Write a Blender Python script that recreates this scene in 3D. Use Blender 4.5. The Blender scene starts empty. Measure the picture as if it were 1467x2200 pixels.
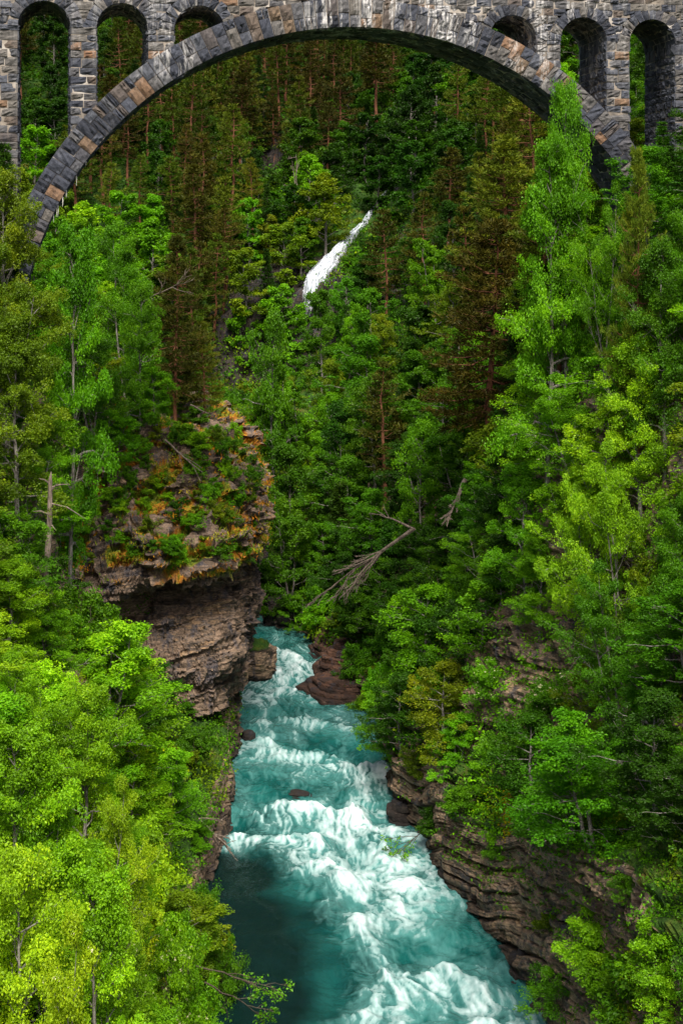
import bpy, math, random
import numpy as np
from mathutils import Vector
from mathutils.bvhtree import BVHTree

random.seed(7)
RNG = np.random.default_rng(11)
SC = bpy.context.scene
COL = SC.collection

# ------------------------------------------------------------------ camera, sky, sun, exposure
F, HZ, CX = 3300.0, 560.0, 733.5          # focal length, horizon row and centre column of the 1467 x 2200 photograph
EYE = 38.0                                # camera height above the river under the viaduct
YS = 3300.0 / 2800.0                      # ground plan was measured at 2800: distances scale by this
cam_d = bpy.data.cameras.new("camera")
cam = bpy.data.objects.new("camera", cam_d)
COL.objects.link(cam)
cam.location = (0, 0, EYE)
cam.rotation_euler = (math.radians(90), 0, 0)
cam_d.sensor_fit = 'VERTICAL'
cam_d.sensor_height = 36.0
cam_d.lens = 36.0 * F / 2200.0
cam_d.shift_y = (HZ - 1100.0) / 2200.0
cam_d.clip_start = 0.5
cam_d.clip_end = 2000
SC.camera = cam

SUN_EL, SUN_AZ = math.radians(54), math.radians(175)    # azimuth measured from +Y (away from camera) towards +X
world = bpy.data.worlds.new("World")
SC.world = world
world.use_nodes = True
wn, wl = world.node_tree.nodes, world.node_tree.links
wn.clear()
sky = wn.new('ShaderNodeTexSky')
sky.sky_type = 'NISHITA'
sky.sun_disc = False
sky.sun_elevation = SUN_EL
sky.sun_rotation = SUN_AZ
sky.dust_density = 4.0
sky.ozone_density = 0.2
bg = wn.new('ShaderNodeBackground')
bg.inputs['Strength'].default_value = 0.075
wo = wn.new('ShaderNodeOutputWorld')
wl.new(sky.outputs[0], bg.inputs[0])
wl.new(bg.outputs[0], wo.inputs[0])
sd = bpy.data.lights.new("sun", 'SUN')
sd.energy = 2.4
sd.angle = math.radians(22)
sd.color = (1.0, 0.95, 0.85)
sun = bpy.data.objects.new("sun", sd)
COL.objects.link(sun)
to_sun = Vector((math.sin(SUN_AZ) * math.cos(SUN_EL), math.cos(SUN_AZ) * math.cos(SUN_EL), math.sin(SUN_EL)))
sun.rotation_euler = to_sun.to_track_quat('Z', 'Y').to_euler()
SC.view_settings.view_transform = 'Standard'
SC.view_settings.look = 'None'
SC.view_settings.exposure = 1.38
SC.view_settings.gamma = 1.0
try:
    SC.cycles.max_bounces = 6
    SC.cycles.diffuse_bounces = 3
    SC.cycles.glossy_bounces = 2
    SC.cycles.transmission_bounces = 3
    SC.cycles.use_denoising = True
except Exception:
    pass

# ------------------------------------------------------------------ helpers
def at(px, py, yo):
    """photo pixel at measured distance yo -> world point"""
    return np.array([(px - CX) * yo / 2800.0, yo * YS, EYE - (py - HZ) * yo / 2800.0])

def project(P):
    P = np.asarray(P, float)
    y = np.maximum(P[..., 1], 1e-3)
    return CX + F * P[..., 0] / y, HZ - F * (P[..., 2] - EYE) / y

_perm = np.random.default_rng(3).permutation(512).astype(np.int64)
_perm = np.concatenate([_perm, _perm, _perm])
_grad = np.random.default_rng(5).normal(size=(512, 3))
_grad /= np.linalg.norm(_grad, axis=1)[:, None]

def noise(P):
    P = np.asarray(P, float)
    i = np.floor(P).astype(np.int64)
    f = P - i
    u = f * f * f * (f * (f * 6 - 15) + 10)
    i &= 511
    out = 0
    for a in (0, 1):
        wa = u[..., 0] if a else 1 - u[..., 0]
        pa = _perm[(i[..., 0] + a) & 511]
        for b in (0, 1):
            wb = u[..., 1] if b else 1 - u[..., 1]
            pb = _perm[pa + ((i[..., 1] + b) & 511)]
            for c in (0, 1):
                wc = u[..., 2] if c else 1 - u[..., 2]
                g = _grad[_perm[pb + ((i[..., 2] + c) & 511)] & 511]
                d = g[..., 0] * (f[..., 0] - a) + g[..., 1] * (f[..., 1] - b) + g[..., 2] * (f[..., 2] - c)
                out = out + wa * wb * wc * d
    return out * 1.6

def fbm(P, octaves=4, gain=0.5):
    s, a = 0, 1.0
    P = np.asarray(P, float)
    for k in range(octaves):
        s = s + a * noise(P + 17.3 * k)
        P = P * 2.03
        a *= gain
    return s

def hash1(a, b=0, c=0):
    a = np.asarray(a).astype(np.int64)
    b = np.asarray(b).astype(np.int64)
    c = np.asarray(c).astype(np.int64)
    return _perm[(_perm[(_perm[a & 511] + b) & 511] + c) & 511] / 511.0

def smooth(x, a, b):
    t = np.clip((np.asarray(x, float) - a) / (b - a), 0, 1)
    return t * t * (3 - 2 * t)

def mesh(name, V, Q, attrs=None, shade=False):
    V = np.ascontiguousarray(V, np.float32)
    Q = np.ascontiguousarray(Q, np.int32)
    me = bpy.data.meshes.new(name)
    k = Q.shape[1]
    me.vertices.add(len(V))
    me.vertices.foreach_set('co', V.ravel())
    me.loops.add(Q.size)
    me.loops.foreach_set('vertex_index', Q.ravel())
    me.polygons.add(len(Q))
    me.polygons.foreach_set('loop_start', np.arange(0, Q.size, k, dtype=np.int32))
    me.polygons.foreach_set('use_smooth', np.full(len(Q), shade, dtype=bool))
    for an, av in (attrs or {}).items():
        av = np.ascontiguousarray(av, np.float32)
        if av.ndim == 1:
            me.attributes.new(an, 'FLOAT', 'POINT').data.foreach_set('value', av)
        else:
            me.attributes.new(an, 'FLOAT_COLOR', 'POINT').data.foreach_set('color', av.ravel())
    me.update(calc_edges=True)
    return me

def link(name, me, mat=None, parent=None):
    o = bpy.data.objects.new(name, me)
    COL.objects.link(o)
    if mat is not None and me is not None and not me.materials:
        me.materials.append(mat)
    if parent is not None:
        o.parent = parent
    return o

def tag(o, label=None, cat=None, group=None, kind=None):
    for k, v in (('label', label), ('category', cat), ('group', group), ('kind', kind)):
        if v:
            o[k] = v
    return o

def empty(name, loc, rz=0.0):
    o = bpy.data.objects.new(name, None)
    COL.objects.link(o)
    o.location = loc
    o.rotation_euler = (0, 0, rz)
    o.empty_display_size = 0.3
    return o

def grid_quads(n, m, flip=False):
    i, j = np.meshgrid(np.arange(n - 1), np.arange(m - 1), indexing='ij')
    a = (i * m + j).ravel()
    q = np.stack([a, a + m, a + m + 1, a + 1], 1)
    return q[:, ::-1] if flip else q

def grid_normals(G):
    du = np.gradient(G, axis=0)
    dv = np.gradient(G, axis=1)
    n = np.cross(du, dv)
    return n / np.maximum(np.linalg.norm(n, axis=2, keepdims=True), 1e-9)

class Parts:
    """collects vertex/quad arrays into one mesh"""
    def __init__(self):
        self.v, self.q, self.a, self.n = [], [], [], 0
    def add(self, V, Q, tone=None):
        V = np.asarray(V, float).reshape(-1, 3)
        self.v.append(V)
        self.q.append(np.asarray(Q) + self.n)
        self.a.append(np.full(len(V), 0.5) if tone is None else np.broadcast_to(tone, (len(V),)))
        self.n += len(V)
    def mesh(self, name, shade=False):
        return mesh(name, np.concatenate(self.v), np.concatenate(self.q), {'tone': np.concatenate(self.a)}, shade)

def tube(parts, pts, rad, sides=7, tone=0.5, cap=True):
    pts = np.asarray(pts, float)
    rad = np.broadcast_to(np.asarray(rad, float), (len(pts),))
    t = np.gradient(pts, axis=0)
    t /= np.maximum(np.linalg.norm(t, axis=1, keepdims=True), 1e-9)
    ref = np.where(np.abs(t[:, 2:3]) > 0.9, np.array([[1., 0, 0]]), np.array([[0, 0, 1.]]))
    u = np.cross(t, ref)
    u /= np.maximum(np.linalg.norm(u, axis=1, keepdims=True), 1e-9)
    w = np.cross(t, u)
    a = np.linspace(0, 2 * np.pi, sides, endpoint=False)
    V = pts[:, None] + rad[:, None, None] * (np.cos(a)[None, :, None] * u[:, None] + np.sin(a)[None, :, None] * w[:, None])
    n = len(pts)
    i, j = np.meshgrid(np.arange(n - 1), np.arange(sides), indexing='ij')
    b = (i * sides + j).ravel()
    c = (i * sides + (j + 1) % sides).ravel()
    parts.add(V, np.stack([b, c, c + sides, b + sides], 1), tone)

# ------------------------------------------------------------------ material helpers
class NT:
    def __init__(self, name):
        self.m = bpy.data.materials.new(name)
        self.m.use_nodes = True
        self.n, self.l = self.m.node_tree.nodes, self.m.node_tree.links
        self.n.clear()
        self.out = self.n.new('ShaderNodeOutputMaterial')
    def node(self, t, **kw):
        x = self.n.new(t)
        for k, v in kw.items():
            setattr(x, k, v)
        return x
    def put(self, sock, val):
        if isinstance(val, bpy.types.NodeSocket):
            self.l.new(val, sock)
        else:
            sock.default_value = val
    def math(self, op, a, b=0.0, clamp=False):
        x = self.node('ShaderNodeMath', operation=op, use_clamp=clamp)
        self.put(x.inputs[0], a)
        self.put(x.inputs[1], b)
        return x.outputs[0]
    def mix(self, f, a, b, blend='MIX'):
        x = self.node('ShaderNodeMix', data_type='RGBA', blend_type=blend)
        self.put(x.inputs['Factor'], f)
        for s, v in ((x.inputs[6], a), (x.inputs[7], b)):
            self.put(s, v if isinstance(v, bpy.types.NodeSocket) or len(v) == 4 else (*v, 1))
        return x.outputs[2]
    def coord(self, scale=(1, 1, 1), rot=(0, 0, 0), which='Object'):
        t = self.node('ShaderNodeTexCoord')
        m = self.node('ShaderNodeMapping')
        m.inputs['Scale'].default_value = scale
        m.inputs['Rotation'].default_value = rot
        self.l.new(t.outputs[which], m.inputs[0])
        return m.outputs[0]
    def noise(self, vec, scale, detail=4, rough=0.55, dist=0.0):
        x = self.node('ShaderNodeTexNoise')
        x.inputs['Scale'].default_value = scale
        x.inputs['Detail'].default_value = detail
        x.inputs['Roughness'].default_value = rough
        x.inputs['Distortion'].default_value = dist
        self.l.new(vec, x.inputs['Vector'])
        return x.outputs[0]
    def ramp(self, fac, stops, interp='LINEAR'):
        x = self.node('ShaderNodeValToRGB')
        x.color_ramp.interpolation = interp
        e = x.color_ramp.elements
        while len(e) < len(stops):
            e.new(0.5)
        for el, (p, c) in zip(e, stops):
            el.position = p
            el.color = (*c, 1) if len(c) == 3 else c
        self.put(x.inputs[0], fac)
        return x.outputs[0]
    def rng(self, v, a, b, c=0.0, d=1.0):
        x = self.node('ShaderNodeMapRange')
        self.put(x.inputs[0], v)
        for k, val in enumerate((a, b, c, d)):
            x.inputs[k + 1].default_value = val
        return x.outputs[0]
    def attr(self, name, out='Fac'):
        return self.node('ShaderNodeAttribute', attribute_name=name).outputs[out]
    def principled(self, col, rough, bump=None, bstr=0.3, bdist=0.1, spec=0.3):
        p = self.node('ShaderNodeBsdfPrincipled')
        self.put(p.inputs['Base Color'], col)
        self.put(p.inputs['Roughness'], rough)
        p.inputs['Specular IOR Level'].default_value = spec
        if bump is not None:
            b = self.node('ShaderNodeBump')
            b.inputs['Strength'].default_value = bstr
            b.inputs['Distance'].default_value = bdist
            self.l.new(bump, b.inputs['Height'])
            self.l.new(b.outputs[0], p.inputs['Normal'])
        self.l.new(p.outputs[0], self.out.inputs[0])
        return p

def rock_material(name, palette, moss, moss_lo, moss_hi, wet=True):
    t = NT(name)
    big = t.noise(t.coord((.25, .25, .8)), 1.0, 4)
    band = t.noise(t.coord((.35, .35, 3.2), (0.06, 0.1, 0)), 1.0, 6, .65, .6)
    fine = t.noise(t.coord((3, 3, 6)), 1.6, 6, .7)
    c = t.ramp(t.math('ADD', t.math('ADD', t.math('MULTIPLY', band, .55), t.math('MULTIPLY', big, .45)), t.math('MULTIPLY', t.math('SUBTRACT', t.attr('lay'), .5), .22)), palette)
    streak = t.noise(t.coord((1.6, 1.6, .22)), 1.0, 4, .6)
    c = t.mix(t.math('MULTIPLY', t.rng(streak, .52, .64), .7), c, (.036, .040, .056))
    c = t.mix(t.math('MULTIPLY', t.rng(t.noise(t.coord((1, 1, 1)), .9, 5, .7), .60, .72), .5), c, (.30, .24, .20))
    c = t.mix(.75, c, t.ramp(fine, [(.25, (.25, .25, .25)), (.5, (.9, .9, .9)), (.75, (1.6, 1.5, 1.45))]), 'MULTIPLY')
    if wet:
        g = t.node('ShaderNodeNewGeometry')
        s = t.node('ShaderNodeSeparateXYZ')
        t.l.new(g.outputs['Position'], s.inputs[0])
        wetf = t.rng(t.math('ADD', s.outputs[2], t.math('MULTIPLY', fine, 1.2)), .6, 2.2, .85, 0)
        c = t.mix(wetf, c, (.014, .011, .010))
    mn = t.noise(t.coord((1, 1, 1)), .8, 6, .7)
    up = t.math('ADD', t.attr('moss'), t.math('MULTIPLY', t.math('SUBTRACT', mn, .5), 1.1))
    mf = t.rng(up, moss_lo, moss_hi)
    mc = t.ramp(t.noise(t.coord((1, 1, 1)), .7, 4, .6), moss)
    mc = t.mix(.8, mc, t.ramp(t.noise(t.coord((1, 1, 1)), 9, 4, .7), [(.3, (.3, .3, .3)), (.7, (1.5, 1.5, 1.5))]), 'MULTIPLY')
    c = t.mix(mf, c, mc)
    t.principled(c, .85, t.math('ADD', fine, t.math('MULTIPLY', band, .6)), .8, .12, .25)
    return t.m

ROCK = [(.28, (.009, .008, .007)), (.38, (.036, .028, .023)), (.46, (.105, .074, .052)), (.52, (.23, .160, .112)), (.57, (.066, .055, .049)), (.63, (.26, .17, .10)), (.75, (.28, .22, .165))]
BANKROCK = [(.28, (.011, .009, .007)), (.38, (.042, .031, .023)), (.46, (.17, .118, .076)), (.52, (.32, .225, .145)), (.57, (.09, .07, .054)), (.63, (.33, .225, .13)), (.75, (.35, .265, .185))]
DARKROCK = [(.32, (.007, .007, .007)), (.45, (.024, .020, .018)), (.55, (.06, .046, .037)), (.65, (.032, .028, .026)), (.78, (.09, .068, .052))]
MOSS_ORANGE = [(.28, (.025, .055, .006)), (.40, (.07, .11, .008)), (.47, (.20, .20, .012)), (.54, (.38, .16, .012)), (.62, (.24, .085, .012)), (.72, (.08, .12, .009))]
MOSS_GREEN = [(.30, (.012, .035, .004)), (.5, (.03, .08, .006)), (.62, (.06, .085, .008)), (.75, (.10, .06, .012))]
M_cliff = rock_material("layered_rock_orange_moss", ROCK, MOSS_ORANGE, .34, .62)
M_bank = rock_material("layered_rock_green_moss", BANKROCK, MOSS_GREEN, .32, .62)
M_dark = rock_material("dark_wet_rock", DARKROCK, MOSS_GREEN, .35, .65, False)
M_wet = rock_material("wet_boulder_rock", DARKROCK, MOSS_GREEN, .98, 1.3)
M_slab = rock_material("red_brown_slab_rock", [(.3, (.012, .008, .007)), (.45, (.055, .029, .020)), (.55, (.13, .066, .042)), (.63, (.05, .032, .026)), (.75, (.10, .056, .04))], MOSS_GREEN, .98, 1.3)

def leaf_material(name, trans=.42, use_obj=True, gloss=.015):
    t = NT(name)
    if use_obj:
        base = t.node('ShaderNodeObjectInfo').outputs['Color']
    else:
        base = t.attr('col', 'Color')
    tone = t.attr('tone')
    c = t.mix(1.0, base, t.ramp(tone, [(0, (.45, .50, .5)), (.5, (.95, 1, 1)), (1, (1.75, 1.45, 1.2))]), 'MULTIPLY')
    d = t.node('ShaderNodeBsdfDiffuse')
    t.put(d.inputs[0], c)
    tr = t.node('ShaderNodeBsdfTranslucent')
    t.put(tr.inputs[0], t.mix(1.0, c, (1.25, 1.2, .5), 'MULTIPLY'))
    m = t.node('ShaderNodeMixShader')
    m.inputs[0].default_value = trans
    t.l.new(d.outputs[0], m.inputs[1])
    t.l.new(tr.outputs[0], m.inputs[2])
    g = t.node('ShaderNodeBsdfGlossy')
    g.inputs['Roughness'].default_value = .45
    t.put(g.inputs[0], (.8, .9, .7, 1))
    m2 = t.node('ShaderNodeMixShader')
    m2.inputs[0].default_value = gloss
    t.l.new(m.outputs[0], m2.inputs[1])
    t.l.new(g.outputs[0], m2.inputs[2])
    t.l.new(m2.outputs[0], t.out.inputs[0])
    return t.m
M_leaf = leaf_material("leaf")
M_needle = leaf_material("needle", .15, True, .01)
M_under = leaf_material("undergrowth_leaf", .35, False, .01)
M_moss = leaf_material("moss_tuft", .2, False, .0)

def bark_material(name, stops, zscale=.6):
    t = NT(name)
    n = t.noise(t.coord((3, 3, zscale)), 2.5, 5, .7)
    c = t.ramp(n, stops)
    t.principled(c, .9, n, .6, .03, .2)
    return t.m
M_birch = bark_material("birch_bark", [(.35, (.02, .018, .015)), (.5, (.16, .145, .125)), (.7, (.32, .30, .27))], 1.6)
M_pinebark = bark_material("pine_bark", [(.3, (.045, .019, .012)), (.5, (.135, .056, .029)), (.7, (.23, .10, .052))])
M_spruce = bark_material("spruce_bark", [(.3, (.03, .022, .018)), (.6, (.10, .075, .06))])
M_deadwood = bark_material("dead_wood", [(.3, (.035, .028, .022)), (.5, (.14, .108, .085)), (.7, (.27, .22, .18))])
M_shrubbark = bark_material("shrub_bark", [(.3, (.02, .016, .012)), (.6, (.09, .07, .05))])

# ------------------------------------------------------------------ terrain: two gorge banks, the far hillside, the promontory cliff
def strata(P, tilt=(.10, .03), lay=False):
    """layer-by-layer protrusion of bedded rock at points P (metres)"""
    w = noise(P * .12) * 1.3 + noise(P * .4 + 9) * .22
    b = P[..., 2] - tilt[0] * P[..., 0] - tilt[1] * P[..., 1] + w
    along = P[..., 0] * .8 + P[..., 1] * .6
    o, ly = 0, 0
    for th, amp, jl, k in ((1.25, .46, 5.2, 0), (.46, .27, 2.9, 40), (.19, .08, 1.5, 80)):
        L = np.floor(b / th)
        f = b / th - L
        off = hash1(L, 3 + k) * 7
        jx = np.floor((along + off) / jl + .10 * noise(P * .7 + k))
        o = o + amp * (hash1(L, 11 + k) - .5 + .8 * (hash1(L, jx, 5 + k) - .5)) * (0.75 + .25 * np.sqrt(np.clip(4 * f * (1 - f), 0, 1)))
        jf = (along + off) / jl + .10 * noise(P * .7 + k) - jx
        o = o - amp * .7 * (f < .12) - amp * .55 * (np.minimum(jf, 1 - jf) < .03)
        ly = ly + {0: .45, 40: .35, 80: .2}[k] * hash1(L, jx, 9 + k)
    return (o, ly) if lay else o

def loft(stations, counts, ysteps):
    """rows of (x, z) polylines at measured distances -> dense grid of points"""
    ys = np.array([s[0] for s in stations], float)
    A = np.array([s[1] for s in stations], float)            # n, m, 2
    m = A.shape[1]
    tv = np.concatenate([np.linspace(k, k + 1, c, endpoint=False) for k, c in enumerate(counts)] + [[m - 1.0]])
    k = np.minimum(tv.astype(int), m - 2)
    fr = (tv - k)[None, :, None]
    R = A[:, k] * (1 - fr) + A[:, k + 1] * fr                # n, v, 2
    out = np.empty((len(ysteps), len(tv), 3))
    ii = np.clip(np.searchsorted(ys, ysteps) - 1, 0, len(ys) - 2)
    g = ((ysteps - ys[ii]) / (ys[ii + 1] - ys[ii]))
    g = (g * .5 + .5 * g * g * (3 - 2 * g))[:, None, None]
    W = R[ii] * (1 - g) + R[ii + 1] * g
    out[..., 0] = W[..., 0]
    out[..., 1] = ysteps[:, None] * YS
    out[..., 2] = W[..., 1]
    return out

LEFT = [
 (10, [(-3, -4), (-5.5, -1), (-7, 3), (-9, 6.5), (-11, 9.5), (-13, 13), (-16, 17), (-20, 21), (-30, 28), (-80, 45)]),
 (60, [(-3, -4), (-5.8, -1), (-7.2, 3), (-9, 6.5), (-11, 9.5), (-13, 13), (-16, 18), (-20, 24), (-30, 32), (-80, 50)]),
 (68, [(-4, -4), (-7.3, -1), (-8.3, 2.4), (-10, 5.5), (-11.5, 8.5), (-13, 12.5), (-15.5, 19), (-18, 27), (-24, 37), (-80, 55)]),
 (76, [(-5, -4), (-7.9, -1), (-8.8, 2.0), (-11, 5), (-12.6, 8), (-14, 12), (-15.6, 19), (-17.3, 29), (-20.5, 39.5), (-80, 60)]),
 (85, [(-5, -4), (-7.6, -1), (-8.6, 2.6), (-11.5, 5.2), (-15, 8), (-18, 13), (-20, 16.7), (-22.5, 24), (-27, 35), (-80, 60)]),
 (93, [(-5, -4), (-7.4, -1), (-8.3, 3.0), (-12, 5.6), (-16.5, 7.5), (-19, 13), (-20.5, 17), (-21.5, 23), (-26, 32), (-80, 60)]),
 (99, [(-6, -4), (-8.4, -1), (-8.9, 3.2), (-11, 7), (-12.5, 11), (-13.5, 15), (-14.5, 19), (-16, 24.5), (-24, 31), (-80, 60)]),
 (115, [(-7, -4), (-9, -1), (-9.6, 4), (-10.5, 8), (-11, 12), (-11.6, 16), (-12.6, 20), (-14.5, 25), (-22, 31), (-80, 60)]),
 (130, [(-8, -4), (-10, -1), (-10.6, 4), (-11.5, 8), (-12, 12), (-12.6, 16), (-14, 20), (-17, 24), (-24, 30), (-80, 58)]),
 (142, [(-20, -4), (-24, -1), (-25, 2), (-26, 5), (-28, 9), (-30, 12), (-33, 15), (-36, 18), (-42, 22), (-80, 45)]),
]
RIGHT = [
 (10, [(10, -4), (13, -1), (15, 6), (18, 11), (20, 16), (22, 21), (25, 27), (29, 33), (38, 40), (80, 52)]),
 (58, [(8, -4), (11.6, -1), (12.7, 11), (16, 14), (18, 17.5), (20.5, 22), (22, 29), (24, 36), (32, 44), (80, 58)]),
 (65, [(7, -4), (9.9, -1), (11.0, 9), (14.4, 12), (16.6, 16.5), (18.5, 22), (20, 30), (21.5, 37.5), (29, 46), (80, 64)]),
 (70, [(6, -4), (9.0, -1), (9.9, 7), (12.9, 10.5), (15.3, 16), (16.6, 22.5), (18, 30), (19.5, 38.5), (27, 47), (80, 66)]),
 (75, [(5, -4), (7.7, -1), (8.5, 5), (11.2, 9.5), (12.9, 16), (14.4, 23), (16, 30.5), (18, 38.7), (26, 47), (80, 68)]),
 (80, [(3, -4), (5.8, -1), (6.5, 3.8), (9.4, 9), (11, 16), (12.8, 24), (14.6, 31), (17, 39), (25, 47), (80, 70)]),
 (86, [(2, -4), (5.0, -1), (6.0, 3.6), (8, 9.5), (10.1, 17), (12, 25), (14, 32), (16.8, 39.2), (25, 48), (80, 71)]),
 (91, [(1, -4), (3.7, -1), (4.0, 4), (6.3, 9), (8.8, 15.5), (11.2, 22.5), (14, 29.5), (17.5, 37.5), (26, 48), (80, 72)]),
 (99, [(1, -4), (3.6, -1), (3.9, 4.2), (6.3, 8), (9.3, 14), (12.3, 21), (15.4, 28), (19, 36), (28, 47), (80, 74)]),
 (107, [(0, -4), (3.0, -1), (3.6, 2.4), (5.5, 6), (8.5, 12), (11.8, 19), (15.4, 27), (19.5, 35.5), (29, 48), (80, 78)]),
 (114, [(-2, -4), (0.4, -1), (1.6, 2.0), (4, 5), (7.6, 11), (11.5, 18), (15.4, 26), (20, 35), (30, 49), (80, 80)]),
 (128, [(-6, -4), (-3.7, -1), (-2.6, 2.5), (0.4, 6), (4.4, 11), (9.2, 19), (14, 27), (20, 36), (30, 50), (80, 84)]),
 (140, [(-30, -4), (-15, -1), (-9, 3), (-3, 6.5), (2.5, 12), (8, 20), (14, 29), (20, 38), (31, 53), (80, 90)]),
]
def bank(name, ST, counts, ysteps, flip, amp_rock, amp_soft, mat, tilt=(.10, .03)):
    G = loft(ST, counts, ysteps)
    G += np.stack([fbm(G * .09 + 3, 3) * .9 * smooth(G[..., 2], 1, 8), 0 * G[..., 0], fbm(G * .11 + 50, 3) * .8 * smooth(G[..., 2], 4, 12)], -1)
    N = grid_normals(G)
    if flip:
        N = -N
    d, lay = strata(G, tilt, True)
    d = d * amp_rock + fbm(G * .5, 4) * amp_soft * (.35 + .65 * smooth(G[..., 2], 6, 14))
    moss = smooth(N[..., 2] + .25 * fbm(G * .2, 3), .25, .75) * smooth(G[..., 2], .8, 3)
    G = G + N * d[..., None]
    me = mesh(name, G.reshape(-1, 3), grid_quads(*G.shape[:2], flip=flip), {'moss': moss.ravel(), 'lay': lay.ravel()})
    return tag(link(name, me, mat), kind='structure'), G
ys = np.concatenate([np.arange(12, 60, 2.0), np.arange(60, 132, .22), np.arange(132, 142.1, 1.0)])
left_bank, GL = bank('left_gorge_slope', LEFT, [6, 40, 40, 30, 30, 30, 30, 24, 26], ys, False, .8, .5, M_bank)
ys = np.concatenate([np.arange(12, 46, 2.0), np.arange(46, 58, .25), np.arange(58, 100, .12), np.arange(100, 112, .2), np.arange(112, 141.1, .4)])
right_bank, GR = bank('right_gorge_slope', RIGHT, [6, 104, 70, 34, 30, 30, 24, 24, 26], ys, True, 1.2, .5, M_bank, (.05, -.24))

# far hillside, a height field with the waterfall ravine, the dark rock band and the rock outcrop
FALL = [(836, 405, 199), (815, 430, 195.5), (795, 458, 191), (768, 488, 187), (742, 516, 183.2), (712, 545, 179.4), (688, 572, 176.6), (670, 600, 175.0), (663, 640, 174.2), (660, 690, 173.6)]
FALLP = np.array([at(*p) for p in FALL])
def hill_z(X, Y):
    yo = Y / YS
    z = np.interp(yo, [120, 133, 137, 150, 160, 172, 178, 196, 215, 228, 232, 270, 330, 420], [-1, .6, 2.2, 11, 17, 27.5, 34, 46.5, 53, 56, 60, 84, 138, 225])
    near = 1 - smooth(yo, 150, 225)
    z = z + np.maximum(0, X + 2) * (1.15 * near + .30 * (1 - near)) * smooth(yo, 128, 142)
    z = z + np.maximum(0, -X - 14) * .35 * smooth(yo, 168, 215)
    z = z - np.maximum(0, -X - 6) * .35 * (1 - smooth(yo, 140, 175))
    m = np.exp(-((X + 11.5) / 5.5) ** 4)                               # dark strata band under the falls
    z = z + m * (np.interp(yo, [160, 171.6, 173.2, 180], [0, -5.0, 4.5, 0]))
    m = np.exp(-((X + 11.0) / 4.6) ** 4)                               # outcrop high on the slope
    z = z + m * (np.interp(yo, [215, 229.2, 230.6, 240, 250], [0, -4.5, 3.6, 2.5, 0]))
    z = z + fbm(np.stack([X * .045, Y * .045, 0 * X], -1), 4) * 3.2 * smooth(yo, 140, 165)
    d2 = np.full(X.shape, 1e9)
    zf = np.zeros(X.shape)
    for k in range(len(FALLP) - 1):
        a, b = FALLP[k], FALLP[k + 1]
        ab = (b - a)[:2]
        t = np.clip(((X - a[0]) * ab[0] + (Y - a[1]) * ab[1]) / (ab @ ab), 0, 1)
        dd = (X - a[0] - t * ab[0]) ** 2 + (Y - a[1] - t * ab[1]) ** 2
        zk = a[2] + t * (b[2] - a[2])
        zf = np.where(dd < d2, zk, zf)
        d2 = np.minimum(d2, dd)
    w = np.exp(-d2 / 14.0)
    return z * (1 - w) + (zf - .55) * w
hx = np.concatenate([np.arange(-130, -30, 3.0), np.arange(-30, 30, .55), np.arange(30, 131, 3.0)])
hy = np.concatenate([np.arange(128, 168, 1.2), np.arange(168, 182, .3), np.arange(182, 226, 1.0), np.arange(226, 234, .3), np.arange(234, 421, 3.0)]) * YS
HX, HY = np.meshgrid(hx, hy, indexing='ij')
GH = np.stack([HX, HY, hill_z(HX, HY)], -1)
NH = grid_normals(GH)
NH *= np.sign(NH[..., 2:3])
steep = smooth(1 - NH[..., 2], .25, .6)
_d = np.sqrt(((HX + 8) / 9.0) ** 2 + ((HY - 208) / 11.0) ** 2)
mossh = (1 - steep) * smooth(_d + .35 * fbm(np.stack([HX * .25, HY * .25, 0 * HX], -1), 3), .75, 1.25)
layh = strata(GH, lay=True)[1]
GH = GH + NH * (strata(GH) * 1.1 * (.25 + steep))[..., None] + NH * (fbm(GH * .35, 3) * .5)[..., None]
hill = tag(link('hillside', mesh('hillside', GH.reshape(-1, 3), grid_quads(*GH.shape[:2]), {'moss': mossh.ravel(), 'lay': layh.ravel()}), M_dark), kind='structure')

# promontory: a swept wall with an overhang, a cave-like recess and mossy ledges
path = np.array([(-27, 87), (-23, 90.3), (-18.5, 92.6), (-14, 94.0), (-10.2, 94.9), (-8.6, 96.2), (-7.5, 98.5), (-7.1, 102), (-7.4, 108), (-7.9, 115), (-8.3, 122), (-8.9, 130), (-11, 137), (-18, 142)], float)
path[:, 1] *= YS
seg = np.concatenate([[0], np.cumsum(np.linalg.norm(np.diff(path, axis=0), axis=1))])
u = np.concatenate([np.arange(0, 34, .085), np.arange(34, seg[-1], .25)])
px_ = np.interp(u, seg, path[:, 0])
py_ = np.interp(u, seg, path[:, 1])
k_ = np.exp(-np.linspace(-2, 2, 25) ** 2)
k_ /= k_.sum()
def smooth1(a):
    p = np.pad(a, 12, mode='edge')
    return np.convolve(p, k_, 'valid')
px_, py_ = smooth1(px_), smooth1(py_)
tx, ty = np.gradient(px_), np.gradient(py_)
tl = np.hypot(tx, ty)
onx, ony = ty / tl, -tx / tl                                  # outward (towards river / camera)
PZ = np.array([-2, 3, 6.6, 7.3, 8.2, 9.5, 11.5, 13.2, 14.3, 14.8, 15.6, 17.2, 18.2, 18.4, 19.8, 20.4, 20.7, 21.9, 22.5, 22.8, 23.8, 24.5, 25.3], float)
PF = np.array([-.4, -.3, -.1, .4, 1.0, .7, -.4, -2.8, -4.2, .2, 1.8, 1.5, .7, -.1, -.7, -1.0, -2.0, -2.7, -3.1, -4.2, -5.4, -8, -15], float)
PR = np.array([-1.5, -1.2, -.8, -.6, -.2, 0, -.1, -.3, -.4, -.1, .5, .6, .5, .2, -.2, -.4, -1.0, -1.5, -1.8, -2.6, -3.6, -6, -11], float)
cs = np.concatenate([[0], np.cumsum(np.hypot(np.diff(PZ), np.diff(PF)))])
tt = np.linspace(0, cs[-1], 330)
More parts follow.
